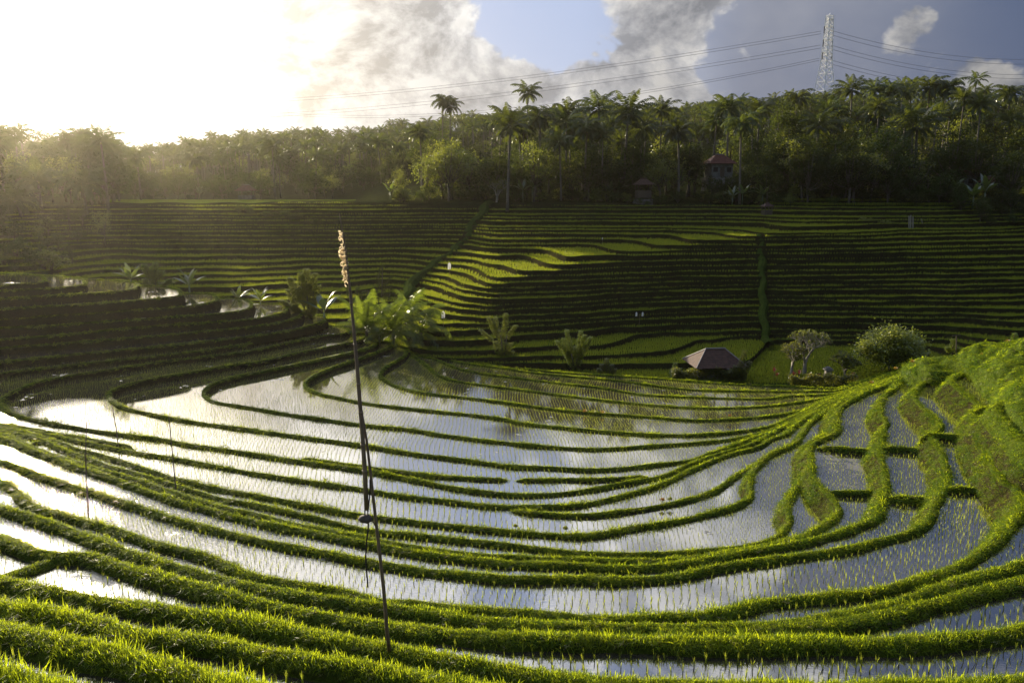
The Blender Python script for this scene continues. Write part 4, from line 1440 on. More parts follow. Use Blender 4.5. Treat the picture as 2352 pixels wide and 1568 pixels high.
# leave out what the near hill and the bowl hide
px, py = project(cp[:, 0], cp[:, 1], cp[:, 2])
lowlim = np.interp(px, [0, 200, 420, 600, 700, 900, 960, 1200, 1600, 2060, 2200, 2352], [640, 648, 675, 700, 730, 800, 815, 850, 885, 880, 840, 800])
cp = cp[py < lowlim + 6]
cp = cp[~((cp[:, 1] > 150))]
print('far rice', len(cp))
csz = RNG.uniform(0.7, 1.2, len(cp)) * np.where(cp[:, 1] > 112, 1.15, 0.95)
rot = np.stack([RNG.normal(0, .12, len(cp)), RNG.normal(0, .12, len(cp)), RNG.uniform(0, 6.28, len(cp))], axis=1)
instancer('rice_plants', cp + np.array([0, 0, CAMZ]), rot, csz, RNG.integers(0, 5, len(cp)), CLUMPS)

# ------------------------------------------------------------------ plants and trees: builders
def palm_parts(seed, th, nf=22, fl=3.6, nl=15, lw=0.16, trunk_r=0.13, droop=1.0, mats=('palm', 'trunk'), lean=0.06, up=0.0):
    """coconut palm: meshes of trunk and crown, base at the origin, trunk height th"""
    r = random.Random(seed)
    la, lb = r.uniform(0, 6.28), r.uniform(0.3, 1.0) * lean * th
    pts, rad = [], []
    for i in range(8):
        t = i / 7
        k = lb * t * t
        pts.append((math.cos(la) * k, math.sin(la) * k, th * t))
        rad.append(trunk_r * (1.35 - 0.55 * t) * (1.25 if i == 0 else 1))
    tb = MB()
    tb.tube(pts, rad, 7)
    top = Vector(pts[-1])
    cb = MB()
    for i in range(nf):
        az = 2.39996 * i + r.uniform(-.25, .25)
        q = i / (nf - 1)
        e0 = RAD(80 - 95 * q + up) + r.uniform(-.12, .12)      # start angle: upright young fronds to hanging old ones
        L = fl * r.uniform(0.82, 1.1) * (0.72 + 0.5 * math.sin(math.pi * min(1, q + .18)))
        out = Vector((math.cos(az), math.sin(az), 0))
        side = Vector((-out.y, out.x, 0))
        p = top.copy()
        e = e0
        n = 9
        prev = p
        rib = [p.copy()]
        for k in range(n):
            st = L / n
            e -= droop * (0.10 + 0.20 * (k / n)) * (0.65 + 0.6 * math.cos(e))
            p = p + (out * math.cos(e) + Vector((0, 0, 1)) * math.sin(e)) * st
            rib.append(p.copy())
        # midrib
        cb.tube(rib, [0.035 * (1 - 0.85 * k / n) for k in range(n + 1)], 3, 0, False)
        for k in range(1, nl + 1):
            t = 0.10 + 0.90 * k / nl
            j = min(int(t * n), n - 1)
            u = t * n - j
            a = rib[j].lerp(rib[j + 1], u)
            tg = (rib[j + 1] - rib[j]).normalized()
            nup = side.cross(tg).normalized()
            if nup.z < 0:
                nup = -nup
            ll = L * 0.235 * math.sin(math.pi * (0.12 + 0.80 * t)) * r.uniform(0.85, 1.15) + 0.12
            for s in (-1, 1):
                d = (side * s * 0.85 + tg * 0.55 - nup * r.uniform(0.12, 0.55) + Vector((0, 0, -0.22))).normalized()
                wv = tg * lw * 0.5
                m = a + d * ll * 0.5
                tip = a + d * ll + Vector((0, 0, -ll * 0.18))
                cb.add((a - wv * 0.7, a + wv * 0.7, m + wv, m - wv, tip), ((0, 1, 2, 3), (3, 2, 4)))
    # nuts under the crown
    nb = MB()
    for i in range(7):
        a = i * 0.9
        c = top + Vector((math.cos(a) * 0.24, math.sin(a) * 0.24, -0.22 - 0.08 * (i % 2)))
        nb.tube([c + Vector((0, 0, .15)), c + Vector((0, 0, .08)), c, c - Vector((0, 0, .1)), c - Vector((0, 0, .15))], [.03, .11, .13, .09, .02], 6)
    return tb.mesh('palm_trunk', M[mats[1]], True), cb.mesh('palm_crown', M[mats[0]]), nb.mesh('coconuts', M['lime'], True)


def broadleaf_parts(seed, h, w, nclump, nleaf, lsize, leaf='tree', bark='bark', base=0.25, flat=1.0, gap=0.0):
    """trunk with limbs, and a crown of leaf clumps with gaps between them"""
    r = random.Random(seed)
    tb = MB()
    z0 = h * base
    tb.tube([(0, 0, -0.3), (0.05 * h * r.uniform(-.4, .4), 0.02 * h, z0 * 0.6), (0.06 * h * r.uniform(-.5, .5), 0.03 * h, z0 * 1.3)], [0.030 * h, 0.022 * h, 0.016 * h], 7)
    fork = Vector(tb.v[-1]) if tb.v else Vector((0, 0, z0))
    fork = Vector((0.0, 0.03 * h, z0 * 1.2))
    clumps = []
    for i in range(nclump):
        # points through the crown volume, denser near its skin, on an uneven outline
        while True:
            a = r.uniform(0, 6.28)
            cz = r.uniform(-1, 1)
            rr = (r.random() ** 0.38)
            s = math.sqrt(max(0, 1 - cz * cz))
            p = Vector((math.cos(a) * s * rr, math.sin(a) * s * rr, cz * rr))
            lob = 0.80 + 0.22 * math.sin(3 * a + seed) + 0.16 * math.sin(5 * a + 2 * seed + cz * 3)
            p = Vector((p.x * w / 2 * lob, p.y * w / 2 * lob, z0 + (h - z0) * (0.5 + 0.5 * p.z * flat * (0.9 + 0.14 * math.sin(2 * a + seed)))))
            if p.z > z0 * 0.8:
                break
        clumps.append(p)
    for p in clumps[::max(1, nclump // 11)]:
        mid = fork.lerp(p, 0.5) + Vector((0, 0, -0.04 * h))
        tb.tube([fork, mid, p], [0.012 * h, 0.008 * h, 0.003 * h], 5)
    cb = MB()
    for p in clumps:
        cr = w * r.uniform(0.07, 0.14)
        for _ in range(int(nleaf * r.uniform(0.6, 1.3))):
            d = Vector((r.gauss(0, 1), r.gauss(0, 1), r.gauss(0, 0.75)))
            q = p + d * cr * 0.55
            ld = Vector((r.gauss(0, 1), r.gauss(0, 1), r.gauss(-0.3, 0.6)))
            cb.leaf(q, ld, (r.gauss(0, .5), r.gauss(0, .5), 1), lsize * r.uniform(0.7, 1.4), lsize * r.uniform(0.4, 0.75))
    return tb.mesh('trunk', M[bark], True), cb.mesh('crown', M[leaf])


def spire_parts(seed, fingers, leaf='spire', lsize=0.17, dens=115, stem=None):
    lsize, dens = lsize * 1.25, dens * 1.9
    """slender tree of upright leafy rods; fingers: list of (base xyz, tip xyz, radius)"""
    r = random.Random(seed)
    tb, cb = MB(), MB()
    for a, b, rad in fingers:
        a, b = Vector(a), Vector(b)
        L = (b - a).length
        mid = a.lerp(b, 0.5) + Vector((r.uniform(-.06, .06), r.uniform(-.06, .06), 0)) * L
        tb.tube([a, mid, b], [0.045, 0.03, 0.012], 5)
        n = int(dens * L)
        for i in range(n):
            t = r.random() ** 0.9
            c = a.lerp(mid, t * 2) if t < .5 else mid.lerp(b, t * 2 - 1)
            az = r.uniform(0, 6.28)
            rr = rad * (0.55 + 0.45 * math.sin(math.pi * min(1, t * 0.9 + .15))) * r.uniform(0.35, 1.0)
            d = Vector((math.cos(az), math.sin(az), r.uniform(-0.25, 0.35)))
            cb.leaf(c + d * rr * 0.6, d + Vector((0, 0, -.25)), (0, 0, 1), lsize * r.uniform(.8, 1.3), lsize * 0.55)
    if stem:
        for a, b, rad in stem:
            tb.tube([a, Vector(a).lerp(Vector(b), .5) + Vector((.05, 0, 0)), b], [rad, rad * .8, rad * .6], 6)
    return tb.mesh('trunk', M['bark'], True), cb.mesh('crown', M[leaf])


def banana_parts(seed, n=8, L=2.2, h=1.4, wid=0.5):
    r = random.Random(seed)
    tb, cb = MB(), MB()
    tb.tube([(0, 0, -.2), (0.03, 0, h * .5), (0, 0, h)], [.13, .11, .07], 7)
    for i in range(n):
        az = 2.4 * i + r.uniform(-.3, .3)
        e = RAD(82 - 50 * i / n) + r.uniform(-.1, .1)
        out = Vector((math.cos(az), math.sin(az), 0))
        side = Vector((-out.y, out.x, 0))
        p = Vector((0, 0, h))
        LL = L * r.uniform(.75, 1.1)
        prev = None
        for k in range(9):
            t = k / 8
            w = wid * 0.5 * (math.sin(math.pi * min(1, max(0.0, (t - .15) / .85)) ** 0.8) if t > .15 else 0.04) + 0.01
            tg = out * math.cos(e) + Vector((0, 0, math.sin(e)))
            nup = side.cross(tg)
            nup = nup if nup.z > 0 else -nup
            rag = r.uniform(.8, 1.1)
            cur = (p + side * w * rag - nup * w * .25, p.copy(), p - side * w * rag - nup * w * .25)
            if prev:
                cb.quad(prev[0], prev[1], cur[1], cur[0])
                cb.quad(prev[1], prev[2], cur[2], cur[1])
            prev = cur
            p = p + tg * LL / 8
            e -= 0.06 + 0.16 * t
    return tb.mesh('stem', M['banana'], True), cb.mesh('leaves', M['banana'])


def frangipani_parts(seed, h, w):
    """bare grey forking limbs under a thin dome of leaf rosettes"""
    r = random.Random(seed)
    tb, cb = MB(), MB()

    def grow(p, d, L, rad, depth):
        d = Vector(d).normalized()
        q = p + d * L
        tb.tube([p, p.lerp(q, .5) + Vector((r.uniform(-.06, .06), r.uniform(-.06, .06), 0)) * L, q], [rad, rad * .85, rad * .7], 5 if depth > 2 else 7, 0, False)
        if depth == 0:
            for _ in range(11):
                ld = d * 0.5 + Vector((r.gauss(0, 1), r.gauss(0, 1), r.gauss(0.15, .5)))
                cb.leaf(q, ld, (0, 0, 1), r.uniform(.16, .28), .075)
            return
        k = 3 if r.random() < 0.55 else 2
        a0 = r.uniform(0, 6.28)
        for i in range(k):
            a = a0 + i * 6.28 / k + r.uniform(-.4, .4)
            sp = r.uniform(0.55, 0.95)
            u = d.cross(Vector((0.3, 0.2, 1))).normalized()
            v = d.cross(u)
            nd = d + (u * math.cos(a) + v * math.sin(a)) * sp
            nd.z = max(nd.z, 0.05 if depth < 3 else 0.35) + 0.10
            nd.x *= w / h * 0.75
            grow(q, nd, L * r.uniform(.66, .86), rad * .68, depth - 1)
    grow(Vector((0, 0, -.2)), (r.uniform(-.3, .3), 0, 1), h * .27, .045 * h, 6)
    return tb.mesh('trunk', M['palebark'], True), cb.mesh('crown', M['hedge'])


def plant(name, meshes, parts, loc, rz=0.0, sc=1.0, label=None, cat=None, group=None, tilt=(0, 0)):
    o = empty(name, loc, rz, sc)
    o.rotation_euler = (tilt[0], tilt[1], rz)
    tag(o, label, cat, group)
    for me, pn in zip(meshes, parts):
        if me:
            link(pn, me, o)
    return o


def W3(p):
    return (float(p[0]), float(p[1]), float(p[2]) + CAMZ)


def place_far(px, py_top, d, base_z=None):
    """ground point of a plant seen at column px, and the height that puts its top at py_top"""
    p = at_d(px, py_top, d)
    z = float(zfar(px, d)) if base_z is None else base_z
    return np.array([p[0], d, z]), p[2] - z


# ---- coconut palms of the wood: a few meshes, many palms
PTH = 12.0
PALMS = [palm_parts(100 + i, PTH, 22 + i, 3.7, 14, 0.20, 0.16, 0.55 + 0.10 * i) for i in range(5)]
PALMS_LOW = [palm_parts(120 + i, PTH, 17, 3.6, 8, 0.34, 0.17, 0.7) for i in range(3)]
PN = ('trunk', 'crown', 'nuts')


def far_palm(px, py, d, label, group=None, fl=1.0, low=False, seed=None):
    """py: where the heart of the crown is seen"""
    base, hgt = place_far(px, py, d)
    hgt = max(hgt, 2.5)
    r = random.Random(seed if seed is not None else int(px * 7 + py * 13 + d))
    ms = r.choice(PALMS_LOW if low else PALMS)
    o = empty('coconut_palm', W3(base), r.uniform(0, 6.28))
    tag(o, label, 'palm', group)
    o.rotation_euler = (r.uniform(-.03, .03), r.uniform(-.03, .03), o.rotation_euler[2])
    sxy = fl * r.uniform(0.92, 1.1)
    t = link('trunk', ms[0], o, (0, 0, 0), None, (sxy, sxy, hgt / PTH))
    c = link('crown', ms[1], o, (0, 0, hgt - PTH * sxy), None, sxy)
    n = link('nuts', ms[2], o, (0, 0, hgt - PTH * sxy), None, sxy)
    return o


NAMED_PALMS = [
    (1013, 232, 255, 'taller of the twin coconut palms rising alone against the cloud above the far ridge', 1.0),
    (1032, 246, 254, 'shorter twin coconut palm leaning beside its taller neighbour above the far ridge', 0.95),
    (1208, 216, 225, 'lone tall coconut palm standing clear of the skyline right of the twin palms', 1.0),
    (1165, 292, 146, 'big coconut palm with a long bare pale trunk above the grassy gully', 1.05),
    (1242, 268, 165, 'wide crowned coconut palm just below the lone skyline palm', 1.0),
    (1312, 258, 172, 'coconut palm in the middle row with wind blown upright fronds', 1.0),
    (1380, 252, 168, 'coconut palm with a full round crown in the middle of the skyline row', 1.05),
    (1346, 300, 158, 'dark shaded coconut palm low in the middle of the wood', 0.95),
    (1437, 262, 160, 'coconut palm with sunlit hanging fronds near the centre of the skyline row', 1.1),
    (1520, 256, 172, 'coconut palm with a ragged flat crown beside the sunlit hanging palm', 1.0),
    (1564, 304, 157, 'lower coconut palm with spreading fronds in front of the row', 0.95),
    (1676, 250, 166, 'tall coconut palm with a thin pale trunk left of the red roofed house', 1.0),
    (1708, 288, 152, 'coconut palm with a bare straight trunk close beside the red roofed house', 0.95),
    (1640, 276, 170, 'half hidden coconut palm behind the red roofed house', 0.95),
    (1958, 208, 190, 'coconut palm on the skyline just right of the steel tower', 1.0),
    (2010, 208, 196, 'second skyline coconut palm right of the steel tower', 0.95),
    (2034, 214, 193, 'coconut palm tucked between two skyline palms near the tower', 0.9),
    (2086, 212, 195, 'smaller skyline coconut palm on the right hill', 0.9),
    (2132, 203, 188, 'big dark skyline coconut palm on the right hill', 1.05),
    (2178, 205, 186, 'highest skyline coconut palm of the right hill', 1.05),
    (2322, 216, 180, 'skyline coconut palm close to the right edge of the photo', 1.0),
    (2240, 256, 176, 'dark coconut palm on the right hill below the skyline', 1.05),
    (2112, 292, 158, 'large coconut palm with wide arching fronds in the middle of the right hill', 1.25),
    (1744, 250, 172, 'coconut palm beside the round dark tree on the right skyline', 0.95),
    (1830, 230, 184, 'coconut palm left of the steel tower on the skyline', 0.95),
    (1880, 290, 162, 'drooping coconut palm below the steel tower', 0.95),
    (192, 425, 144, 'tall coconut palm with a long trunk in the hazy slope at the far left', 1.1),
    (88, 415, 144, 'hazy coconut palm with drooping fronds left of the tall left palm', 1.1),
    (44, 462, 138, 'low hazy coconut palm at the left edge of the slope', 1.0),
    (226, 350, 168, 'hazy coconut palm standing high behind the left slope', 0.95),
    (128, 352, 172, 'hazy coconut palm on the left skyline', 0.95),
    (316, 362, 190, 'hazy coconut palm left of the round bush by the bright field', 0.9),
    (452, 368, 200, 'coconut palm with a clear crown standing behind the bright far field', 0.85),
    (514, 366, 206, 'smaller coconut palm right of the clear crowned one behind the bright field', 0.80),
    (626, 338, 202, 'big coconut palm over the dark trees behind the bright field', 1.0),
    (968, 308, 176, 'coconut palm below the twin skyline palms', 0.9),
    (1290, 330, 156, 'leaning coconut palm low in the middle wood', 0.8),
]
for k, (px, py, d, lab, fl) in enumerate(NAMED_PALMS):
    far_palm(px, py, d, lab, None, fl * 1.16, seed=900 + k)

# ---- broadleaf trees of the wood
BROAD = [broadleaf_parts(200 + i, 10.0, 8.5, 46, 46, 0.42, 'tree', base=0.2) for i in range(4)]
BROADL = [broadleaf_parts(220 + i, 9.0, 7.0, 40, 34, 0.38, 'lime', base=0.22) for i in range(3)]
BUSH = [broadleaf_parts(240 + i, 3.2, 4.6, 26, 40, 0.30, 'tree', base=0.05, flat=0.9) for i in range(3)]
BUSHL = [broadleaf_parts(250 + i, 3.2, 4.4, 26, 40, 0.30, 'lime', base=0.05, flat=0.9) for i in range(2)]
TN = ('trunk', 'crown')


def far_tree(kind, h0, px, d, h, label, group=None, wide=1.0, cat='tree', seed=0, name=None):
    r = random.Random(seed)
    z = float(zfar(px, d))
    o = plant(name or 'broadleaf_tree', r.choice(kind), TN, W3((gx_at(px, d), d, z - 0.1)), r.uniform(0, 6.28), 1.0, label, cat, group)
    o.scale = (h / h0 * wide, h / h0 * wide, h / h0)
    return o


NAMED_TREES = [
    (BROAD, 10, 1778, 178, 17.0, 'round dark leafy tree breaking the skyline left of the steel tower', 0.75),
    (BROAD, 10, 1900, 182, 13.0, 'flat topped dark tree at the foot of the steel tower', 1.5),
    (BROADL, 9, 1800, 152, 11.5, 'light green sunlit tree right of the red roofed house', 0.9),
    (BROADL, 9, 1950, 148, 8.5, 'dull olive tree in front of the right hill', 0.95),
    (BROADL, 9, 1998, 156, 11.0, 'yellow green tree in the middle of the right hill', 0.75),
    (BROAD, 10, 2060, 150, 9.5, 'dark shaded tree below the big arching palm', 1.0),
    (BROAD, 10, 405, 196, 6.6, 'round dark bushy tree standing behind the bright far field', 1.1),
    (BROAD, 10, 575, 200, 8.6, 'tall dark tree behind the small roofed hut by the bright field', 0.8),
    (BROAD, 10, 735, 196, 9.0, 'broad dark tree mass at the right end of the bright field', 1.2),
    (BROADL, 9, 985, 158, 9.0, 'light green tree in sun at the left end of the near wood', 0.9),
    (BROADL, 9, 1040, 162, 11.0, 'taller light green tree at the left end of the near wood', 0.9),
    (BROADL, 9, 925, 156, 6.5, 'small pale green tree over the banana plants at the end of the terraces', 0.9),
    (BROADL, 9, 258, 132, 6.0, 'pale hazy bush tree right of the tall left palm', 0.8),
    (BROAD, 10, 300, 176, 10.5, 'hazy tall tree clump behind the pale bush tree', 0.9),
]
for k, (kd, h0, px, d, h, lab, wd) in enumerate(NAMED_TREES):
    far_tree(kd, h0, px, d, h, lab, None, wd, seed=950 + k)

r = random.Random(11)
G1, L1 = 'coconut palms crowded in the wood', 'coconut palm among many in the crowded wood on the far hill'
G2, L2 = 'broadleaf trees crowded in the wood', 'leafy tree among many in the crowded wood on the far hill'
G3, L3 = 'bushes along the foot of the wood', 'leafy bush among many along the foot of the wood above the terraces'


def skyline(px):
    return float(np.interp(px, [-100, 0, 130, 230, 330, 520, 650, 750, 900, 1000, 1200, 1400, 1600, 1750, 1850, 2000, 2170, 2352, 2500],
                           [300, 302, 300, 325, 325, 300, 292, 296, 268, 262, 258, 244, 255, 246, 222, 205, 205, 222, 225]))


# near wood, right and centre
for k in range(150):
    px = r.uniform(1120, 2420)
    d = r.uniform(158, 236) if px > 1600 else r.uniform(156, 215)
    top = skyline(px) + 20
    py_max = at_d(px, 0, d)
    z = float(zfar(px, d))
    h = r.uniform(10, 18)
    _, pyc = project(np.array([gx_at(px, d)]), np.array([d]), np.array([z + h]))
    if pyc[0] < top:
        continue
    far_palm(px, float(pyc[0]), d, L1, G1, r.uniform(.85, 1.05), seed=2000 + k)
for k in range(170):
    px = r.uniform(940, 2440)
    d0 = float(np.interp(px, CPX, EDGE)) + 3
    d = d0 + abs(r.gauss(0, 1)) * 22
    z = float(zfar(px, d))
    h = r.uniform(6, 12.5) if d < d0 + 26 else r.uniform(9, 14)
    _, pyc = project(np.array([gx_at(px, d)]), np.array([d]), np.array([z + h]))
    if pyc[0] < skyline(px) + 22:
        continue
    if abs(px - 1652) < 48 and d < 168 and pyc[0] < 388:
        continue
    kd, h0 = (BROAD, 10) if r.random() < 0.68 else (BROADL, 9)
    far_tree(kd, h0, px, d, h, L2, G2, r.uniform(.75, 1.1), seed=3000 + k)
# left: behind the bright field and on the hazy slope
for k in range(60):
    px = r.uniform(250, 960)
    d = r.uniform(197, 232)
    far_tree(BROAD if r.random() < .7 else BROADL, 10, px, d, r.uniform(4.5, 8.5), L2, G2, r.uniform(.9, 1.3), seed=3300 + k)
for k in range(22):
    px = r.uniform(300, 960)
    d = r.uniform(205, 255)
    z = float(zfar(px, d))
    _, pyc = project(np.array([gx_at(px, d)]), np.array([d]), np.array([z + r.uniform(7, 11)]))
    far_palm(px, float(pyc[0]), d, L1, G1, .85, seed=2400 + k)
for k in range(70):
    px = r.uniform(-120, 285)
    d = r.uniform(104, 190)
    if px > 150 + (d - 105) * 3.2:
        continue
    h = r.uniform(1.2, 2.4) if d < 130 else (r.uniform(2.5, 5) if d < 148 else r.uniform(6, 11))
    far_tree(BROAD if r.random() < .7 else BROADL, 10, px, d, h, L2, G2, r.uniform(1.0, 1.5), seed=3500 + k)
for k in range(26):
    px = r.uniform(-120, 285)
    d = r.uniform(135, 200)
    z = float(zfar(px, d))
    _, pyc = project(np.array([gx_at(px, d)]), np.array([d]), np.array([z + r.uniform(8, 13)]))
    if pyc[0] > 310:
        far_palm(px, float(pyc[0]), d, L1, G1, 1.0, seed=2500 + k)
for k in range(150):
    px = r.uniform(900, 2440) if k < 105 else r.uniform(-100, 230)
    d0 = float(np.interp(px, CPX, EDGE))
    d = d0 + r.uniform(1.5, 9) if k < 105 else r.uniform(102, 146)
    if k >= 105 and px > 120 + (d - 105) * 3.2:
        continue
    far_tree(BUSH if r.random() < .7 else BUSHL, 3.2, px, d, r.uniform(1.6, 3.6), L3, G3, r.uniform(.9, 1.3), 'bush', seed=4000 + k, name='bush')

for k, (px, d, h) in enumerate([(1622, 158, 5.2), (1640, 156, 4.6), (1658, 157, 5.0), (1676, 156, 5.4), (1690, 158, 6.0), (1460, 151.5, 1.5), (1478, 151, 1.2), (1496, 151.5, 1.7), (1508, 152, 2.4)]):
    far_tree(BUSH, 3.2, px, d, h, L3, G3, 1.0 if h < 3 else .62, 'bush', seed=4300 + k, name='bush')
for k in range(34):
    px = r.uniform(2120, 2440)
    d = 146 - abs(r.gauss(0, 1)) * 11 * (px - 2080) / 300
    far_tree(BUSH, 3.2, px, d, r.uniform(1.2, 2.6), L3, G3, r.uniform(.8, 1.2), 'bush', seed=4400 + k, name='bush') if r.random() < .55 else \
        far_tree(BROAD, 10, px, max(d, 130), r.uniform(3.5, 6.5), L2, G2, r.uniform(.8, 1.1), seed=4500 + k)

for k in range(16):
    px = r.uniform(560, 745)
    far_tree(BUSH, 3.2, px, float(np.interp(px, [560, 745], [147, 141])) + r.uniform(-1, 1), r.uniform(.7, 1.5), 'low shrub in the strip of scrub high on the left far terraces', 'shrubs on the left far terraces', 1.3, 'bush', seed=4600 + k, name='bush')
for k in range(5):
    far_tree(BUSHL, 3.2, 1965 + 14 * k, 131.0, r.uniform(.8, 1.2), 'low yellowish shrub in the small clump on the right far terraces', 'shrubs on the right far terraces', 1.2, 'bush', seed=4700 + k, name='bush')

# the distant wooded ridges: past counting, one object
pts, sc, pk = [], [], []
for k in range(2600):
    px = r.uniform(-320, 2600)
    d = 236 + (r.random() ** 0.8) * 215
    z = float(zfar(px, d))
    p = (gx_at(px, d), d, z - 0.3 + CAMZ)
    pts.append(p)
    pk.append(r.choice([0, 1, 2, 3, 4, 4, 5, 5, 6, 6]))
    s = r.uniform(.75, 1.1)
    sc.append((s, s, s * r.uniform(.8, 1.05)))


def merged(name, meshes):
    """trunk and crown of one distant tree in a single mesh"""
    b = MB()
    mats = []
    for me in meshes:
        off = len(mats)
        mats.append(me.materials[0])
        b.add([v.co[:] for v in me.vertices], [tuple(p.vertices) for p in me.polygons], off)
    return source(name, b, mats)


FARSRC = [merged('distant_tree', BROAD[0]), merged('distant_tree', BROAD[1]), merged('distant_tree', BROAD[2]), merged('distant_tree', BROADL[0])] + \
         [merged('distant_palm', q[:2]) for q in PALMS_LOW]
rot = np.stack([np.zeros(len(pts)), np.zeros(len(pts)), RNG.uniform(0, 6.28, len(pts))], axis=1)
instancer('forest', pts, rot, np.array(sc) * 0.92, pk, FARSRC)

# ---- banana plants at the foot of the wood and on the back of the left hill
BAN = [banana_parts(300 + i, 8, 2.3, 1.5, 0.55) for i in range(3)]
for k, (px, d, s) in enumerate([(1200, 155, 1.3), (1222, 156, 1.5), (1395, 156, 1.2), (1412, 158, 1.3), (1690, 152, 1.2), (1668, 151, 1.1), (1735, 150, 1.2), (905, 154, 1.2), (600, 200, 1.2), (480, 199, 1.1), (2160, 146, 1.5), (2230, 146, 1.7), (2205, 143, 1.5)]):
    plant('banana_plant', r.choice(BAN), ('stem', 'leaves'), W3((gx_at(px, d), d, float(zfar(px, d)))), r.uniform(0, 6), s,
          'banana plant with paddle leaves at the foot of the far wood', 'banana plant', 'banana plants at the foot of the wood')

# ------------------------------------------------------------------ trees and plants of the valley floor and the left hill
FLOOR = LEV[0] - STEP


def fingers_px(px0, py0, z0, lst, dz=0.35, seed=0):
    """rods given in photo coordinates, all about the distance of the foot point"""
    base = at_z(px0, py0, z0)
    d = base[1]
    r = random.Random(seed)
    out = []
    for x0, y0, x1, y1, rad in lst:
        dd0, dd1 = d + r.uniform(-dz, dz) * 0.5, d + r.uniform(-dz, dz) * 2
        out.append((tuple(at_d(x0, y0, dd0) - base), tuple(at_d(x1, y1, dd1) - base), rad * d / F))
    return base, out


def spire_tree(px0, py0, z0, lst, label, seed, stem=None, leaf='spire', lsize=0.17, dens=115, cat='tree', name='leafy_tree'):
    base, fg = fingers_px(px0, py0, z0, lst, seed=seed)
    st = None
    if stem:
        b2, s2 = fingers_px(px0, py0, z0, stem, seed=seed + 1)
        st = s2
    ms = spire_parts(seed, fg, leaf, lsize, dens, st)
    return plant(name, ms, TN, W3(base), 0, 1, label, cat)


spire_tree(1157, 838, FLOOR, [(1142, 775, 1121, 727, 9), (1145, 772, 1138, 727, 9), (1153, 775, 1162, 719, 9), (1130, 782, 1104, 757, 8), (1164, 778, 1185, 746, 8),
                              (1152, 836, 1149, 770, 12), (1150, 820, 1136, 783, 9), (1160, 826, 1174, 786, 9), (1158, 838, 1162, 786, 11), (1166, 830, 1178, 806, 7)],
           'slim tree of upright leafy rods standing in the green field beside the coconut cluster', 61, [(1157, 838, 1150, 770, 2), (1157, 838, 1164, 770, 2)])
spire_tree(1318, 852, FLOOR, [(1306, 825, 1278, 782, 8), (1310, 822, 1294, 776, 8), (1314, 820, 1302, 757, 9), (1322, 820, 1334, 759, 9), (1326, 822, 1344, 768, 8), (1330, 826, 1357, 773, 8),
                              (1312, 840, 1303, 805, 10), (1326, 838, 1334, 800, 10), (1318, 850, 1318, 795, 11)],
           'fan shaped tree of upright leafy rods in the green field left of the pavilion', 62, [(1318, 853, 1312, 812, 2.4), (1319, 853, 1327, 812, 2.2)])
spire_tree(357, 672, -13.1, [(345, 640, 330, 607, 9), (352, 640, 345, 620, 8), (356, 645, 357, 602, 10), (362, 640, 372, 622, 9), (368, 655, 397, 648, 10), (372, 660, 392, 640, 9), (345, 662, 332, 640, 9),
                             (357, 672, 352, 640, 12), (352, 670, 335, 652, 9), (364, 670, 380, 656, 9)],
           'bright green leafy tree behind the bright pond tips of the left hill', 63, [(357, 672, 356, 640, 2)], lsize=0.24, dens=130)
spire_tree(713, 738, -16.0, [(705, 680, 703, 617, 11), (712, 680, 724, 627, 10), (698, 680, 690, 626, 10), (690, 690, 664, 636, 11), (680, 700, 663, 664, 12), (690, 715, 642, 688, 12), (700, 720, 655, 700, 11),
                             (720, 700, 732, 655, 10), (708, 730, 700, 680, 16), (715, 735, 720, 690, 14), (690, 725, 676, 700, 12), (702, 700, 684, 660, 13), (714, 700, 708, 650, 13)],
           'broad bushy tree of leafy rods at the right end of the left hill ponds', 64, [(713, 738, 705, 680, 2.5), (713, 738, 720, 670, 2.3), (712, 738, 690, 690, 2)], lsize=0.25, dens=125)
spire_tree(876, 692, -14.7, [(868, 640, 879, 608, 8), (872, 660, 866, 632, 7), (885, 655, 900, 632, 6), (870, 690, 862, 655, 9), (880, 690, 884, 650, 9), (892, 690, 898, 655, 8), (852, 690, 846, 668, 7)],
           'thin dark tree with a small leafy tip behind the bamboo mast and coconut cluster', 65, [(876, 692, 878, 615, 1.8)], leaf='tree', dens=85)
spire_tree(812, 690, -14.3, [(808, 690, 800, 655, 9), (818, 690, 822, 660, 9), (830, 690, 836, 668, 8), (842, 690, 846, 672, 8)], 'low dark bush behind the bamboo mast on the far side of the left hill', 66, None, 'tree', cat='bush', name='bush')
spire_tree(830, 765, -17.0, [(822, 765, 806, 728, 14), (832, 765, 830, 715, 14), (842, 765, 850, 735, 13), (815, 765, 800, 745, 12), (850, 768, 862, 750, 11), (838, 770, 842, 745, 12)],
           'round green bush at the water edge left of the coconut cluster', 67, None, 'lime', 0.2, 90, 'bush', 'bush')
spire_tree(1393, 858, FLOOR, [(1386, 858, 1381, 835, 9), (1393, 858, 1393, 822, 10), (1400, 858, 1406, 836, 9), (1380, 857, 1376, 846, 7), (1407, 857, 1412, 846, 7)],
           'small rounded green bush in the field between the fan tree and the pavilion', 68, None, 'lime', 0.15, 130, 'bush', 'bush')
spire_tree(1003, 802, FLOOR, [(990, 802, 984, 786, 9), (1003, 803, 1002, 784, 9), (1014, 805, 1020, 792, 8)], 'dark low bush at the foot of the arching coconut palm', 69, None, 'tree', 0.15, 110, 'bush', 'bush')
spire_tree(2190, 806, -11.6, [(2186, 806, 2190, 778, 8), (2180, 808, 2176, 796, 7), (2196, 808, 2202, 798, 6)], 'small leafy sapling on the right ridge beside a thin post', 70, None, 'spire', 0.13, 150)
spire_tree(2332, 788, -10.3, [(2330, 788, 2331, 764, 8), (2338, 789, 2344, 778, 6)], 'small leafy sapling on the right ridge at the edge of the photo', 71, None, 'spire', 0.12, 150)


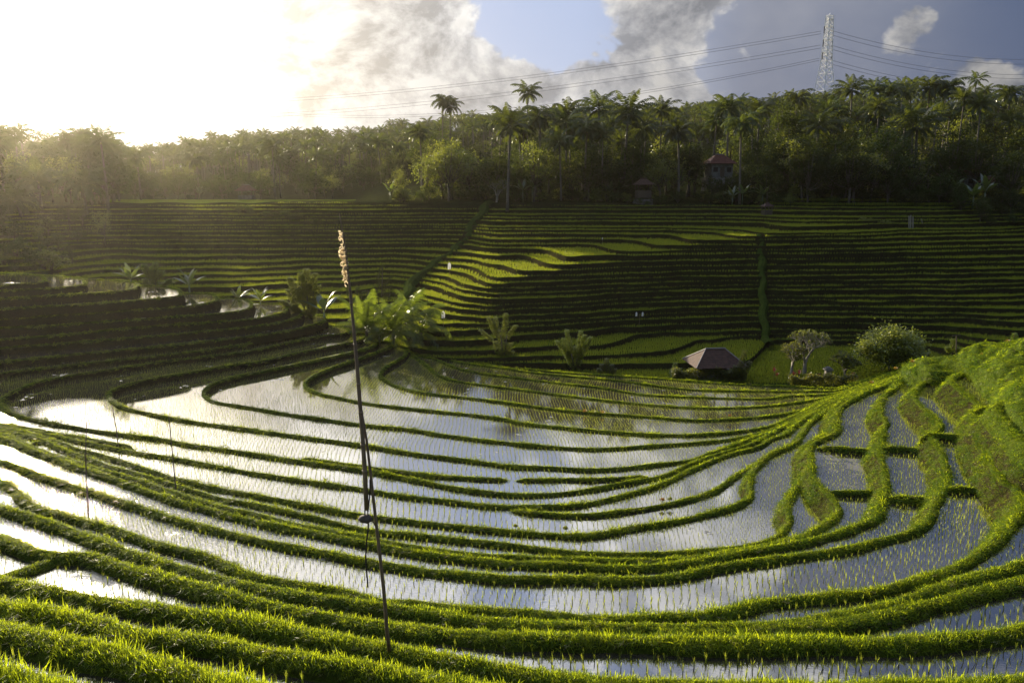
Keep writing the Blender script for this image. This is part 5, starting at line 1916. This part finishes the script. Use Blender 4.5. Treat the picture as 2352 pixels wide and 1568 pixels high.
def grass_clump(px, py, z, wpx, hpx, label, seed, n=170):
    base = at_z(px, py, z)
    k = base[1] / F
    r = random.Random(seed)
    b = MB()
    for _ in range(n):
        x = r.gauss(0, wpx * 0.28) * k
        y = r.gauss(0, wpx * 0.2) * k
        h = hpx * k * r.uniform(.5, 1.1)
        b.leaf((x, y, -.05), (r.gauss(0, .5) + x / (wpx * k), r.gauss(0, .5), 1.0), (0.3, 1, 0), h, 0.07)
    o = link('grass_clump', b.mesh('grass_clump', M['lime']), None, W3(base))
    tag(o, label, 'plant')


grass_clump(1045, 822, FLOOR, 46, 30, 'clump of tall fresh grass in the field right of the coconut cluster', 81)

# young coconut palms in the middle
YN = ('trunk', 'crown')


def young_palm(px, py_base, z, th, fl, nf, up, label, seed, droop=0.8, nl=34):
    base = at_z(px, py_base, z)
    ms = palm_parts(seed, th, nf, fl, nl, 0.08, 0.14, droop, ('ypalm', 'trunk'), 0.05, up)[:2]
    return plant('young_coconut_palm', ms, YN, W3(base), 0.4, 1, label, 'palm')


young_palm(905, 792, -17.9, 1.3, 4.8, 20, 12, 'biggest young coconut palm of the cluster with feathery sunlit fronds', 401, 0.62)
young_palm(843, 786, -17.5, 1.5, 4.0, 15, 18, 'stiff upright young coconut palm at the left of the cluster by the mast', 402, 0.40)
young_palm(968, 796, -18.2, 1.6, 4.6, 17, 2, 'arching young coconut palm at the right of the cluster', 403, 1.05)
young_palm(945, 780, -17.8, 2.4, 4.2, 10, 18, 'young coconut palm standing behind the middle of the cluster', 404, 0.7)

for k, (px, py, z, s, lab) in enumerate([
        (745, 742, -16.0, 1.9, 'upright banana plant with two tall leaves beside the broad bushy tree'),
        (437, 690, -13.9, 1.15, 'banana plant with torn upright leaves behind the fifth bright pond tip'),
        (303, 676, -13.2, 1.15, 'banana plant in shade left of the bright leafy tree on the left hill'),
        (548, 712, -15.1, 0.9, 'low banana plant with drooping leaves behind the left hill ponds'),
        (600, 718, -15.3, 0.9, 'low banana plant right of the drooping one behind the left hill ponds'),
        (872, 800, -18.2, 0.9, 'small banana plant at the foot of the coconut cluster')]):
    base = at_z(px, py, z)
    plant('banana_plant', BAN[k % 3] if k else banana_parts(310, 5, 3.0, 1.0, 0.7), ('stem', 'leaves'), W3(base), 1.1 * k, s if k else 1.25, lab, 'banana plant')

# frangipani trees, the dense round tree, hedges, red plants, shrine
for k, (px, py, h, w, lab) in enumerate([
        (1816, 862, 4.1, 4.6, 'grey limbed frangipani tree leaning left, nearer the pavilion'),
        (1847, 860, 5.2, 5.4, 'taller grey limbed frangipani tree with a wide domed crown'),
        (1940, 866, 2.9, 4.0, 'small frangipani tree between the tall frangipani and the dense green tree')]):
    base = at_z(px, py, FLOOR)
    plant('frangipani_tree', frangipani_parts(501 + k, h, w), TN, W3(base), 0.5 * k, 1, lab, 'tree')
base, _ = place_far(1140, 410, 153.5)
plant('bare_tree', frangipani_parts(510, 4.6, 5.0), TN, W3(base), 0, 1, 'small pale bare branched tree at the top of the far terraces', 'tree')
base = at_z(2042, 858, FLOOR)
plant('round_tree', broadleaf_parts(520, 5.1, 7.4, 130, 120, 0.27, 'spire', 'bark', 0.16, 0.95), TN, W3(base), 0.2, 1, 'dense round green tree behind the right ridge', 'tree')
base = at_z(2110, 858, FLOOR)
plant('bush', broadleaf_parts(521, 2.6, 3.4, 40, 60, 0.17, 'tree', 'bark', 0.1), TN, W3(base), 0.2, 1, 'shaded bush tucked against the right side of the dense round tree', 'bush')


def hedge(pts, hpx, dpx, label, seed, leaf='hedge', n=2600):
    """leaf hedge along photo points on the valley floor"""
    r = random.Random(seed)
    P = [at_z(x, y, FLOOR) for x, y in pts]
    base = P[len(P) // 2].copy()
    b = MB()
    for _ in range(n):
        t = r.random() * (len(P) - 1)
        i = min(int(t), len(P) - 2)
        q = P[i] * (1 - (t - i)) + P[i + 1] * (t - i) - base
        k = P[i][1] / F
        hh = hpx * k * (0.82 + 0.25 * math.sin(t * 5 + seed) * math.sin(t * 2.3))
        z = hh * (r.random() ** 0.6)
        y = r.uniform(-1, 1) * dpx * k * 0.5
        b.leaf((q[0] + r.gauss(0, .05), q[1] + y, z), (r.gauss(0, 1), r.gauss(0, 1), r.gauss(.1, .6)), (r.gauss(0, .4), r.gauss(0, .4), 1), r.uniform(.12, .24), r.uniform(.08, .13))
    o = link('hedge', b.mesh('hedge', M[leaf]), None, W3(base))
    tag(o, label, 'hedge')


hedge([(1543, 874), (1580, 873), (1640, 873), (1694, 876)], 33, 24, 'leafy hedge in front of the tiled roof pavilion', 1, n=5200)
hedge([(1812, 885), (1860, 886), (1910, 886), (1966, 880)], 30, 18, 'clipped dark hedge below the frangipani trees', 2, n=4200)
spire_tree(1554, 868, FLOOR, [(1552, 868, 1551, 832, 8), (1558, 868, 1562, 845, 7), (1546, 868, 1543, 848, 7)], 'pale leafy sapling at the left corner of the pavilion hedge', 72, None, 'lime', 0.14, 130)
spire_tree(1702, 876, FLOOR, [(1698, 870, 1711, 804, 10), (1704, 870, 1722, 830, 9), (1692, 872, 1690, 838, 10), (1684, 874, 1676, 850, 9), (1706, 880, 1706, 845, 10)],
           'young leafy tree at the right corner of the tiled roof pavilion', 73, [(1702, 884, 1704, 830, 1.6)], 'hedge', 0.17, 105)


def red_plant(px, py, hpx, label, seed):
    base = at_z(px, py, FLOOR)
    k = base[1] / F
    r = random.Random(seed)
    tb, cb = MB(), MB()
    h = hpx * k
    tb.tube([(0, 0, -.1), (.03, 0, h * .5), (0, 0, h * .8)], [.025, .02, .015], 5)
    for _ in range(26):
        a = r.uniform(0, 6.28)
        cb.leaf((0, 0, h * r.uniform(.55, .82)), (math.cos(a), math.sin(a), r.uniform(.3, 1.3)), (0, 0, 1), r.uniform(.25, .42), .09)
    o = plant('red_leaf_plant', (tb.mesh('stem', M['bark']), cb.mesh('leaves', M['redleaf'])), ('stem', 'leaves'), W3(base), 0, 1, label, 'plant')


for k, (px, py, hp, lab) in enumerate([
        (1777, 872, 34, 'tall red leaved plant standing alone right of the pavilion'),
        (1784, 876, 22, 'short red leaved plant at the foot of the tall lone one'),
        (1823, 876, 25, 'red leaved plant under the leaning frangipani tree'),
        (1834, 878, 32, 'taller red leaved plant between the two frangipani trunks'),
        (1858, 880, 26, 'red leaved plant behind the hedge right of the tall frangipani trunk'),
        (1880, 880, 27, 'red leaved plant beside the stone shrine'),
        (1958, 878, 26, 'red leaved plant at the right end of the clipped hedge')]):
    red_plant(px, py, hp, lab, 600 + k)

base = at_z(1900, 874, FLOOR)
sh = empty('stone_shrine', W3(base))
tag(sh, 'small grey stone shrine pillar behind the clipped hedge', 'shrine')
b = MB(); b.box((0, 0, .18), (.85, .85, .40)); b.box((0, 0, .46), (.70, .70, .16)); b.build('base', M['stone'], sh)
b = MB(); b.box((0, 0, .82), (.52, .52, .58)); b.build('pillar', M['stone'], sh)
b = MB(); b.box((0, 0, 1.17), (.78, .78, .12)); b.box((0, 0, 1.28), (.60, .60, .10)); b.box((0, 0, 1.38), (.36, .36, .10)); b.build('cap', M['stone'], sh)


def hip_roof(b, L, W_, R, z0, z1, th=0.10, courses=9, mi=0):
    """hip roof with stepped tile courses; L x W_ at the eaves, ridge length R"""
    for c in range(courses):
        t0, t1 = c / courses, (c + 1) / courses
        for t in ((t0, t1),):
            l0, l1 = L + (R - L) * t0, L + (R - L) * t1
            w0, w1 = W_ * (1 - t0), W_ * (1 - t1)
            za, zb = z0 + (z1 - z0) * t0, z0 + (z1 - z0) * t1 - th * 0.25
            lo = [(-l0 / 2, -w0 / 2, za), (l0 / 2, -w0 / 2, za), (l0 / 2, w0 / 2, za), (-l0 / 2, w0 / 2, za)]
            hi_ = [(-l1 / 2, -w1 / 2, zb), (l1 / 2, -w1 / 2, zb), (l1 / 2, w1 / 2, zb), (-l1 / 2, w1 / 2, zb)]
            dn = [(x, y, z - th * 0.45) for x, y, z in lo]
            for i in range(4):
                j = (i + 1) % 4
                b.quad(lo[i], lo[j], hi_[j], hi_[i], mi)
                b.quad(dn[i], dn[j], lo[j], lo[i], mi)
    lo = [(-L / 2, -W_ / 2, z0 - th * .46), (L / 2, -W_ / 2, z0 - th * .46), (L / 2, W_ / 2, z0 - th * .46), (-L / 2, W_ / 2, z0 - th * .46)]
    b.add(lo, ((3, 2, 1, 0),), mi)


base = at_z(1640, 863, FLOOR)
pv_ = empty('pavilion', W3(base), 0.10)
tag(pv_, 'open pavilion with a brown tiled hip roof standing behind a hedge', 'pavilion')
b = MB(); b.box((0, 0, .15), (4.2, 3.4, .6)); b.build('platform', M['stone'], pv_)
for x in (-1.6, 1.6):
    for y in (-1.2, 1.2):
        b = MB(); b.box((x, y, .95), (.16, .16, 1.10)); b.build('post', M['wood'], pv_)
b = MB(); hip_roof(b, 5.3, 4.5, 2.0, 1.36, 2.86, .10, 12); rf = b.build('roof', M['tile'], pv_)
b = MB()
b.tube([(-1.05, 0, 2.88), (1.05, 0, 2.88)], .09, 6)
for sx in (-1, 1):
    for sy in (-1, 1):
        b.tube([(sx * 1.0, 0, 2.86), (sx * 2.66, sy * 2.26, 1.38)], .065, 6)
b.build('ridge_cap', M['ridge'], rf)
b = MB(); b.box((0.5, 1.3, .80), (2.6, .12, .7)); b.build('back_wall', M['plaster'], pv_)


def house(name, px, py_eave, d, wpx, label, cat, roofm='redtile', walls=True, rot=0.15, wallm='plaster', wall_h=2.7):
    k = d / F
    p = at_d(px, py_eave, d)
    zg = float(zfar(px, d)) - 0.3
    z0 = max(zg, p[2] - wall_h)
    L = wpx * k
    o = empty(name, W3((p[0], d, z0)), rot)
    tag(o, label, cat)
    he = p[2] - z0
    if z0 - zg > 0.3:
        b = MB(); b.box((0, 0, (zg - z0) / 2), (L * .9, L * .72, z0 - zg)); b.build('foundation', M['stone'], o)
    b = MB(); hip_roof(b, L, L * .8, L * .30, he, he + L * .30, .1, 7); rf = b.build('roof', M[roofm], o)
    b = MB(); b.tube([(-L * .16, 0, he + L * .30), (L * .16, 0, he + L * .30)], .12, 6); b.build('ridge_cap', M['ridge' if roofm == 'redtile' else roofm], rf)
    if walls:
        b = MB(); b.box((0, 0, (he - .05) / 2), (L * .76, L * .58, he - .1)); b.build('wall', M[wallm], o)
        b = MB(); b.box((0, -L * .29 - .02, 1.1 + max(0, he - 3)), (.9, .06, 1.9)); b.build('door', M['wood'], o)
        for sx in (-1, 1):
            b = MB(); b.box((sx * L * .24, -L * .29 - .02, he - 1.2), (.9, .06, .9)); b.build('window', M['cord'], o)
    else:
        for sx in (-1, 1):
            for sy in (-1, 1):
                b = MB(); b.box((sx * L * .34, sy * L * .26, he / 2), (.12, .12, he)); b.build('post', M['wood'], o)
        b = MB(); b.box((0, 0, he * .35), (L * .72, L * .55, he * .5)); b.build('store_box', M[wallm], o)
    return o


house('house', 1652, 376, 164, 66, 'house with a red hipped roof and pale walls among the palms', 'house')
house('hut', 1478, 424, 153, 44, 'dark wooden hut with a low roof at the foot of the middle wood', 'hut', 'tile', False, 0.1, 'wood')
house('hut', 566, 438, 197, 44, 'small hut with a striped rusty roof behind the bright far field', 'hut', 'redtile', False, 0.0, 'plaster')
house('hut', 1762, 474, 139.5, 26, 'tiny open field hut at the top of the right far terraces', 'hut', 'tile', False, 0.3, 'wood')
house('house', 2200, 402, 160, 80, 'house with a long dark red roof half hidden in the trees on the right', 'house', 'redtile', True, -0.1, 'plaster')
house('house', 2276, 418, 154, 44, 'smaller dark red roofed house beside the long roof on the right', 'house', 'redtile', True, 0.1, 'plaster')

# ---- scarers and posts on the far terraces
def col_d(px, py):
    """distance at which the sight line through (px, py) meets the terraced ground"""
    d = np.arange(78, 152, 0.2)
    _, pyy = project(gx_at(px, d), d, zfar(np.full(len(d), px), d) + 0.2)
    i = int(np.argmin(np.abs(np.where(pyy >= py - 1, pyy, 1e9) - py)))
    return float(d[i])


def scarer(px, py0, py1, size, label, plates=1, name='bird_scarer'):
    d = col_d(px, py0)
    base = at_d(px, py0, d)
    k = d / F
    h = (py0 - py1) * k
    o = empty(name, W3(base))
    tag(o, label, 'bird scarer')
    b = MB(); b.tube([(0, 0, -.3), (.05, 0, h * .6), (.02, 0, h)], .02, 5); b.build('pole', M['bamboo'], o)
    for i in range(plates):
        b = MB()
        s = size * k
        x = (-.5 + i) * s * 1.6 if plates > 1 else 0
        vs = [(x - s * .22, 0, h - s * .55), (x + s * .26, .03, h - s * .5), (x + s * .30, .05, h + s * .30), (x + .02, .02, h + s * .62), (x - s * .2, -.02, h + s * .35)]
        b.add(vs, ((0, 1, 2, 3, 4),))
        b.add([(a, y + .012, z) for a, y, z in vs], ((4, 3, 2, 1, 0),))
        b.build('flag', M['flag'], o)


scarer(1032, 634, 611, 14, 'white bird scarer flag on a stick in the flat green plot below the gully')
scarer(1018, 748, 722, 15, 'white bird scarer flag right of the coconut cluster')
scarer(1468, 741, 721, 9, 'bird scarer of two small white plates on the dark terraces left of the pavilion', 2)
scarer(1383, 566, 548, 4, 'tiny white bird scarer on a thin stick above the lit spur')
for k, (px, py0, py1, lab) in enumerate([(2088, 524, 496, 'leftmost of three close bamboo posts on the right far terraces'), (2092, 525, 494, 'middle of three close bamboo posts on the right far terraces'), (2097, 525, 498, 'rightmost of three close bamboo posts on the right far terraces'),
                                         (2121, 518, 502, 'thin pale stick leaning on the right far terraces beside three posts')]):
    d = col_d(px, py0)
    a, c = at_d(px, py0, d), at_d(px - (5 if k == 3 else 0), py1, d)
    b = MB(); b.tube([(0, 0, -.2), tuple(c - a)], .09 if k < 3 else .05, 6)
    tag(link('bamboo_post', b.mesh('bamboo_post', M['palebark']), None, W3(a)), lab, 'post')
a = at_z(2197, 808, -11.5); c = at_d(2197, 770, a[1])
b = MB(); b.tube([(0, 0, -.3), tuple(c - a)], .035, 6); b.tube([tuple(c - a + np.array([-.28, 0, -.03])), tuple(c - a + np.array([.28, 0, .03]))], .03, 5)
tag(link('wooden_post', b.mesh('wooden_post', M['wood']), None, W3(a)), 'thin wooden post with a short crossbar on the right ridge', 'post')

# ---- the bamboo mast with its counterweight, and the thin sticks
def px_line(pts, d):
    return [at_d(x, y, d) for x, y in pts]


foot = at_z(896, 1505, -7.8 + 0.12)
MD = foot[1]
mo = empty('bamboo_mast', W3(foot))
tag(mo, 'tall bamboo mast with dry leaf strips at its tip, hung on a support pole', 'bird scarer')
rel = lambda L: [tuple(p - foot) for p in L]
b = MB()
L = px_line([(897, 1515), (888, 1440), (881, 1350), (872, 1270), (862, 1185), (852, 1095), (842, 1010), (829, 935)], MD + 0.05)
b.tube(rel(L), [.034, .032, .030, .028, .026, .023, .020, .017], 9)
b.build('support_pole', M['bamboo'], mo, True)
b = MB()
L = px_line([(842, 1170), (838, 1085), (832, 990), (827, 930), (820, 840), (811, 740), (802, 650), (793, 570), (785, 520), (779, 490)], MD)
b.tube(rel(L), [.037, .036, .034, .032, .028, .023, .018, .013, .009, .005], 9)
for (x, y, rr) in ((838, 1085, .041), (834, 1025, .040), (829, 950, .037), (824, 885, .034), (816, 795, .030), (807, 700, .024), (798, 615, .019)):
    p = at_d(x, y, MD)
    q = at_d(x - 0.6, y - 6, MD)
    b.tube(rel([p, q]), rr, 9)
b.build('mast', M['bamboo'], mo, True)
b = MB()
for (x0, y0, x1, y1) in ((838, 1170, 838, 1186), (844, 1170, 846, 1186)):
    b.tube(rel(px_line([(x0, y0), (x1, y1)], MD)), .010, 5)
b.tube(rel(px_line([(850, 1100), (850, 1130), (847, 1160), (845, 1175)], MD + .03)), .012, 5)
b.build('hanging_cord', M['cord'], mo)
b = MB()
cw = at_d(839, 1191, MD) - foot
kx = MD / F
rr_ = random.Random(5)
rings = []
for i in range(9):
    t = -1 + 2 * i / 8
    r0 = math.sqrt(max(0.02, 1 - abs(t) ** 2.3))
    ring = []
    for j in range(14):
        a = 6.28319 * j / 14
        f = 1 + 0.08 * math.sin(2 * a + i) + rr_.uniform(-.03, .03)
        ring.append((cw[0] + t * 17.5 * kx, cw[1] + math.cos(a) * r0 * 11 * kx * f, cw[2] + math.sin(a) * r0 * 11 * kx * f))
    rings += ring
fsx = [(i * 14 + j, i * 14 + (j + 1) % 14, (i + 1) * 14 + (j + 1) % 14, (i + 1) * 14 + j) for i in range(8) for j in range(14)]
b.add(rings, fsx + [tuple(range(13, -1, -1)), tuple(8 * 14 + j for j in range(14))])
cwo = b.build('counterweight', M['husk'], mo, True)
b = MB()
b.tube(rel(px_line([(846, 1200), (846, 1215), (842, 1240), (840, 1280), (841, 1300), (844, 1330), (845, 1348)], MD)), .013, 5)
b.tube(rel(px_line([(857, 1196), (861, 1206)], MD)), .010, 5)
b.build('trailing_cord', M['cord'], mo)
b = MB()
rs = random.Random(9)
for i in range(32):
    t = rs.random() ** 0.8
    y = 526 + t * 112
    xm = np.interp(y, [520, 570, 600, 640], [786, 789, 795, 795]) + rs.uniform(-7, 5)
    ln = rs.uniform(12, 34)
    pts = []
    ph = rs.uniform(0, 6.28)
    for q in range(8):
        u = q / 7
        pts.append(at_d(xm + 3.2 * math.sin(ph + u * 7) + (rs.uniform(-1, 1)), y + ln * u, MD + 0.02 + 0.05 * math.cos(ph + u * 7)) - foot)
    wv_ = rs.uniform(.008, .020)
    for q in range(7):
        a, c = Vector(pts[q]), Vector(pts[q + 1])
        sdx = Vector((math.cos(ph + q), math.sin(ph + q), 0.2)) * wv_
        sdx2 = Vector((math.cos(ph + q + 1), math.sin(ph + q + 1), 0.2)) * wv_
        b.quad(a - sdx, a + sdx, c + sdx2, c - sdx2)
b.build('leaf_strips', M['straw'], mo)

for k, (pts, z, lab) in enumerate([
        ([(404, 1127), (399, 1070), (393, 1010), (388, 955)], -14.9, 'thin leaning stick in the flooded paddies between the left sticks and the mast'),
        ([(204, 1198), (201, 1140), (198, 1080), (197, 1025), (199, 968)], -12.8, 'thin dark stick in the paddies nearest the left edge'),
        ([(273, 1030), (267, 985), (257, 930)], -16.1, 'faint thin stick on the bund end behind the other left sticks')]):
    f0 = at_z(pts[0][0], pts[0][1], z)
    L = [tuple(p - f0) for p in px_line(pts, f0[1])]
    L[0] = (L[0][0], L[0][1], L[0][2] - .3)
    b = MB(); b.tube(L, [max(.012, .034 - .006 * i) for i in range(len(L))], 6)
    if k == 1:
        b.tube([tuple(p - f0) for p in px_line([(201, 1120), (194, 1040)], f0[1])], .012, 5)
    tag(link('stick', b.mesh('stick', M['bamboo']), None, W3(f0)), lab, 'stick')

# dry orange tufts of cut seedlings left on the bunds
def orange_tuft(px, py, z, rpx, label, seed, m='orange'):
    p = at_z(px, py, z)
    k = p[1] / F
    rr = random.Random(seed)
    b = MB()
    for _ in range(150):
        d = Vector((rr.gauss(0, 1), rr.gauss(0, .8), abs(rr.gauss(0, .8)))).normalized() * rpx * k * rr.uniform(.3, 1)
        b.leaf(d, (d.x, d.y, d.z + .1), (0, 0, 1), .09, .03)
    tag(link('seedling_bundle', b.mesh('seedling_bundle', M[m]), None, W3(p)), label, 'plant bundle')


for k, (px, py, z, rp, m, lab) in enumerate([
        (1343, 946, -17.7, 6, 'orange', 'reddish seedling bundle at the left end of the row on the middle bund'),
        (1362, 948, -17.7, 7, 'lime', 'green seedling bundle in the middle of the row on the middle bund'),
        (1384, 949, -17.7, 7, 'orange', 'dry seedling bundle at the right end of the row on the middle bund'),
        (1522, 1150, -15.75, 6, 'orange', 'orange seedling bundle on the bund above the wide pond'),
        (1540, 1149, -15.75, 7, 'lime', 'yellow green seedling bundle beside the orange one above the wide pond'),
        (1184, 1210, -14.6, 5, 'lime', 'small green seedling bundle on the bund right of the mast'),
        (1299, 1216, -14.6, 6, 'lime', 'larger green seedling bundle on the bund right of the mast'),
        (1677, 956, -17.5, 4, 'orange', 'tiny orange seedling bundle on the upper right bund'),
        (2002, 880, -15.0, 5, 'orange', 'orange tuft on the lower flank of the right ridge'),
        (2057, 848, -13.3, 5, 'orange', 'orange tuft on the crest where the right bunds meet'),
        (2096, 832, -12.0, 5, 'orange', 'orange tuft on the ridge crest left of the wooden post'),
        (2256, 816, -10.6, 5, 'orange', 'orange tuft on the face of the right bank'),
        (2313, 787, -10.0, 7, 'orange', 'orange tuft on the skyline of the right bank'),
        (2340, 801, -9.9, 5, 'orange', 'orange tuft near the right edge on the right bank')]):
    orange_tuft(px, py, z, rp, lab, 700 + k, m)

# ---- the steel lattice tower and its cables
TD = 350.0
tb0 = at_d(1894, 205, TD)
tz0 = float(zfar(1894, TD)) - 1
TWB = (tb0[0], TD, tz0)
tw = empty('lattice_tower', W3(TWB), 0.42)
tag(tw, 'tall steel lattice power tower rising above the wood on the right hill', 'tower')
ztop = at_d(1899, 36, TD)[2] - tz0
z205 = tb0[2] - tz0


def half(z):
    return float(np.interp(z, [0, z205, z205 + (ztop - z205) * .30, z205 + (ztop - z205) * .62, ztop], [4.6, 2.75, 1.75, 1.35, 1.05]))


zs = [0.0]
while zs[-1] < ztop - 1:
    zs.append(min(ztop, zs[-1] + max(1.5, half(zs[-1]) * 1.35)))
for sx, sy in ((1, 1), (1, -1), (-1, -1), (-1, 1)):
    b = MB()
    b.tube([(sx * half(z), sy * half(z), z) for z in zs], .17, 4)
    b.build('leg', M['steel'], tw)
b = MB()
cn = ((1, 1), (1, -1), (-1, -1), (-1, 1))
for z0, z1 in zip(zs[:-1], zs[1:]):
    for i in range(4):
        (ax, ay), (bx, by) = cn[i], cn[(i + 1) % 4]
        h0, h1 = half(z0), half(z1)
        b.tube([(ax * h0, ay * h0, z0), (bx * h1, by * h1, z1)], .085, 4, 0, False)
        b.tube([(bx * h0, by * h0, z0), (ax * h1, ay * h1, z1)], .085, 4, 0, False)
        b.tube([(ax * h1, ay * h1, z1), (bx * h1, by * h1, z1)], .075, 4, 0, False)
b.build('bracing', M['steel'], tw)
arm_z = [at_d(1897, y, TD)[2] - tz0 for y in (62, 92, 122)]
for az_ in arm_z:
    b = MB()
    b.tube([(-2.6, 0, az_), (2.6, 0, az_)], .22, 4)
    b.tube([(-half(az_), -half(az_), az_ + 1.2), (-2.6, 0, az_)], .10, 4)
    b.tube([(half(az_), half(az_), az_ + 1.2), (2.6, 0, az_)], .10, 4)
    b.build('crossarm', M['steel'], tw)
    for sx in (-1, 1):
        b = MB(); b.tube([(sx * 2.5, 0, az_), (sx * 2.5, 0, az_ - 2.8)], .20, 6); b.build('insulator', M['insul'], tw)
b = MB()
b.box((0, 0, ztop - 1.6), (2.2, 2.2, 0.2)); b.tube([(-1.0, -1.0, ztop - 1.6), (1.0, 1.0, ztop + .9)], .12, 4); b.tube([(1.0, -1.0, ztop - 1.6), (-1.0, 1.0, ztop - .2)], .12, 4)
b.tube([(-1.05, -1.05, ztop), (1.05, 1.05, ztop + 1.1)], .14, 4)
b.build('peak_frame', M['steel'], tw)
CAB = [((1886, 72), (746, 221), 'upper cable of the top pair running left from the steel tower'), ((1886, 78), (746, 227), 'lower cable of the top pair running left from the steel tower'),
       ((1885, 104), (746, 254), 'upper cable of the middle pair running left from the steel tower'), ((1885, 111), (746, 261), 'lower cable of the middle pair running left from the steel tower'),
       ((1883, 134), (1058, 258), 'upper cable of the lowest pair running left from the steel tower'), ((1883, 139), (1058, 263), 'lower cable of the lowest pair running left from the steel tower'),
       ((1908, 70), (2352, 137), 'upper cable of the top pair running right from the steel tower'), ((1908, 80), (2352, 148), 'lower cable of the top pair running right from the steel tower'),
       ((1908, 104), (2352, 172), 'upper cable of the middle pair running right from the steel tower'), ((1908, 113), (2352, 181), 'lower cable of the middle pair running right from the steel tower'),
       ((1908, 138), (2352, 206), 'upper cable of the lowest pair running right from the steel tower'), ((1908, 147), (2352, 214), 'lower cable of the lowest pair running right from the steel tower')]
for (x0, y0), (x1, y1), lab in CAB:
    left = x1 < x0
    d1 = TD + (150 if left else 40) * abs(x1 - x0) / (1140 if left else 440)
    A_, B_ = at_d(x0, y0, TD), at_d(x1, y1, d1)
    ext = 1.75 if left else 1.6
    Ls = []
    for q in range(25):
        t = ext * q / 24
        p = A_ + (B_ - A_) * t
        p[2] -= (4 * t * (1 - t)) * 3.0
        Ls.append(tuple(p - A_))
    b = MB(); b.tube(Ls, .065, 4)
    tag(link('power_cable', b.mesh('power_cable', M['wire']), None, W3(A_)), lab, 'power cable', 'cables strung from the steel tower')

# ------------------------------------------------------------------ haze in the valley air
hz = MB()
hz.box((0, 300, CAMZ + 34.5), (1840, 1240, 131))
m_, N_, out_ = mat('haze')
pv = N_.n('ShaderNodeVolumePrincipled')
pv.inputs['Color'].default_value = (1.0, 0.90, 0.74, 1)
pv.inputs['Density'].default_value = 0.00011
pv.inputs['Anisotropy'].default_value = 0.88
N_.l(pv.outputs[0], out_.inputs['Volume'])
tag(hz.build('haze', m_), kind='stuff')
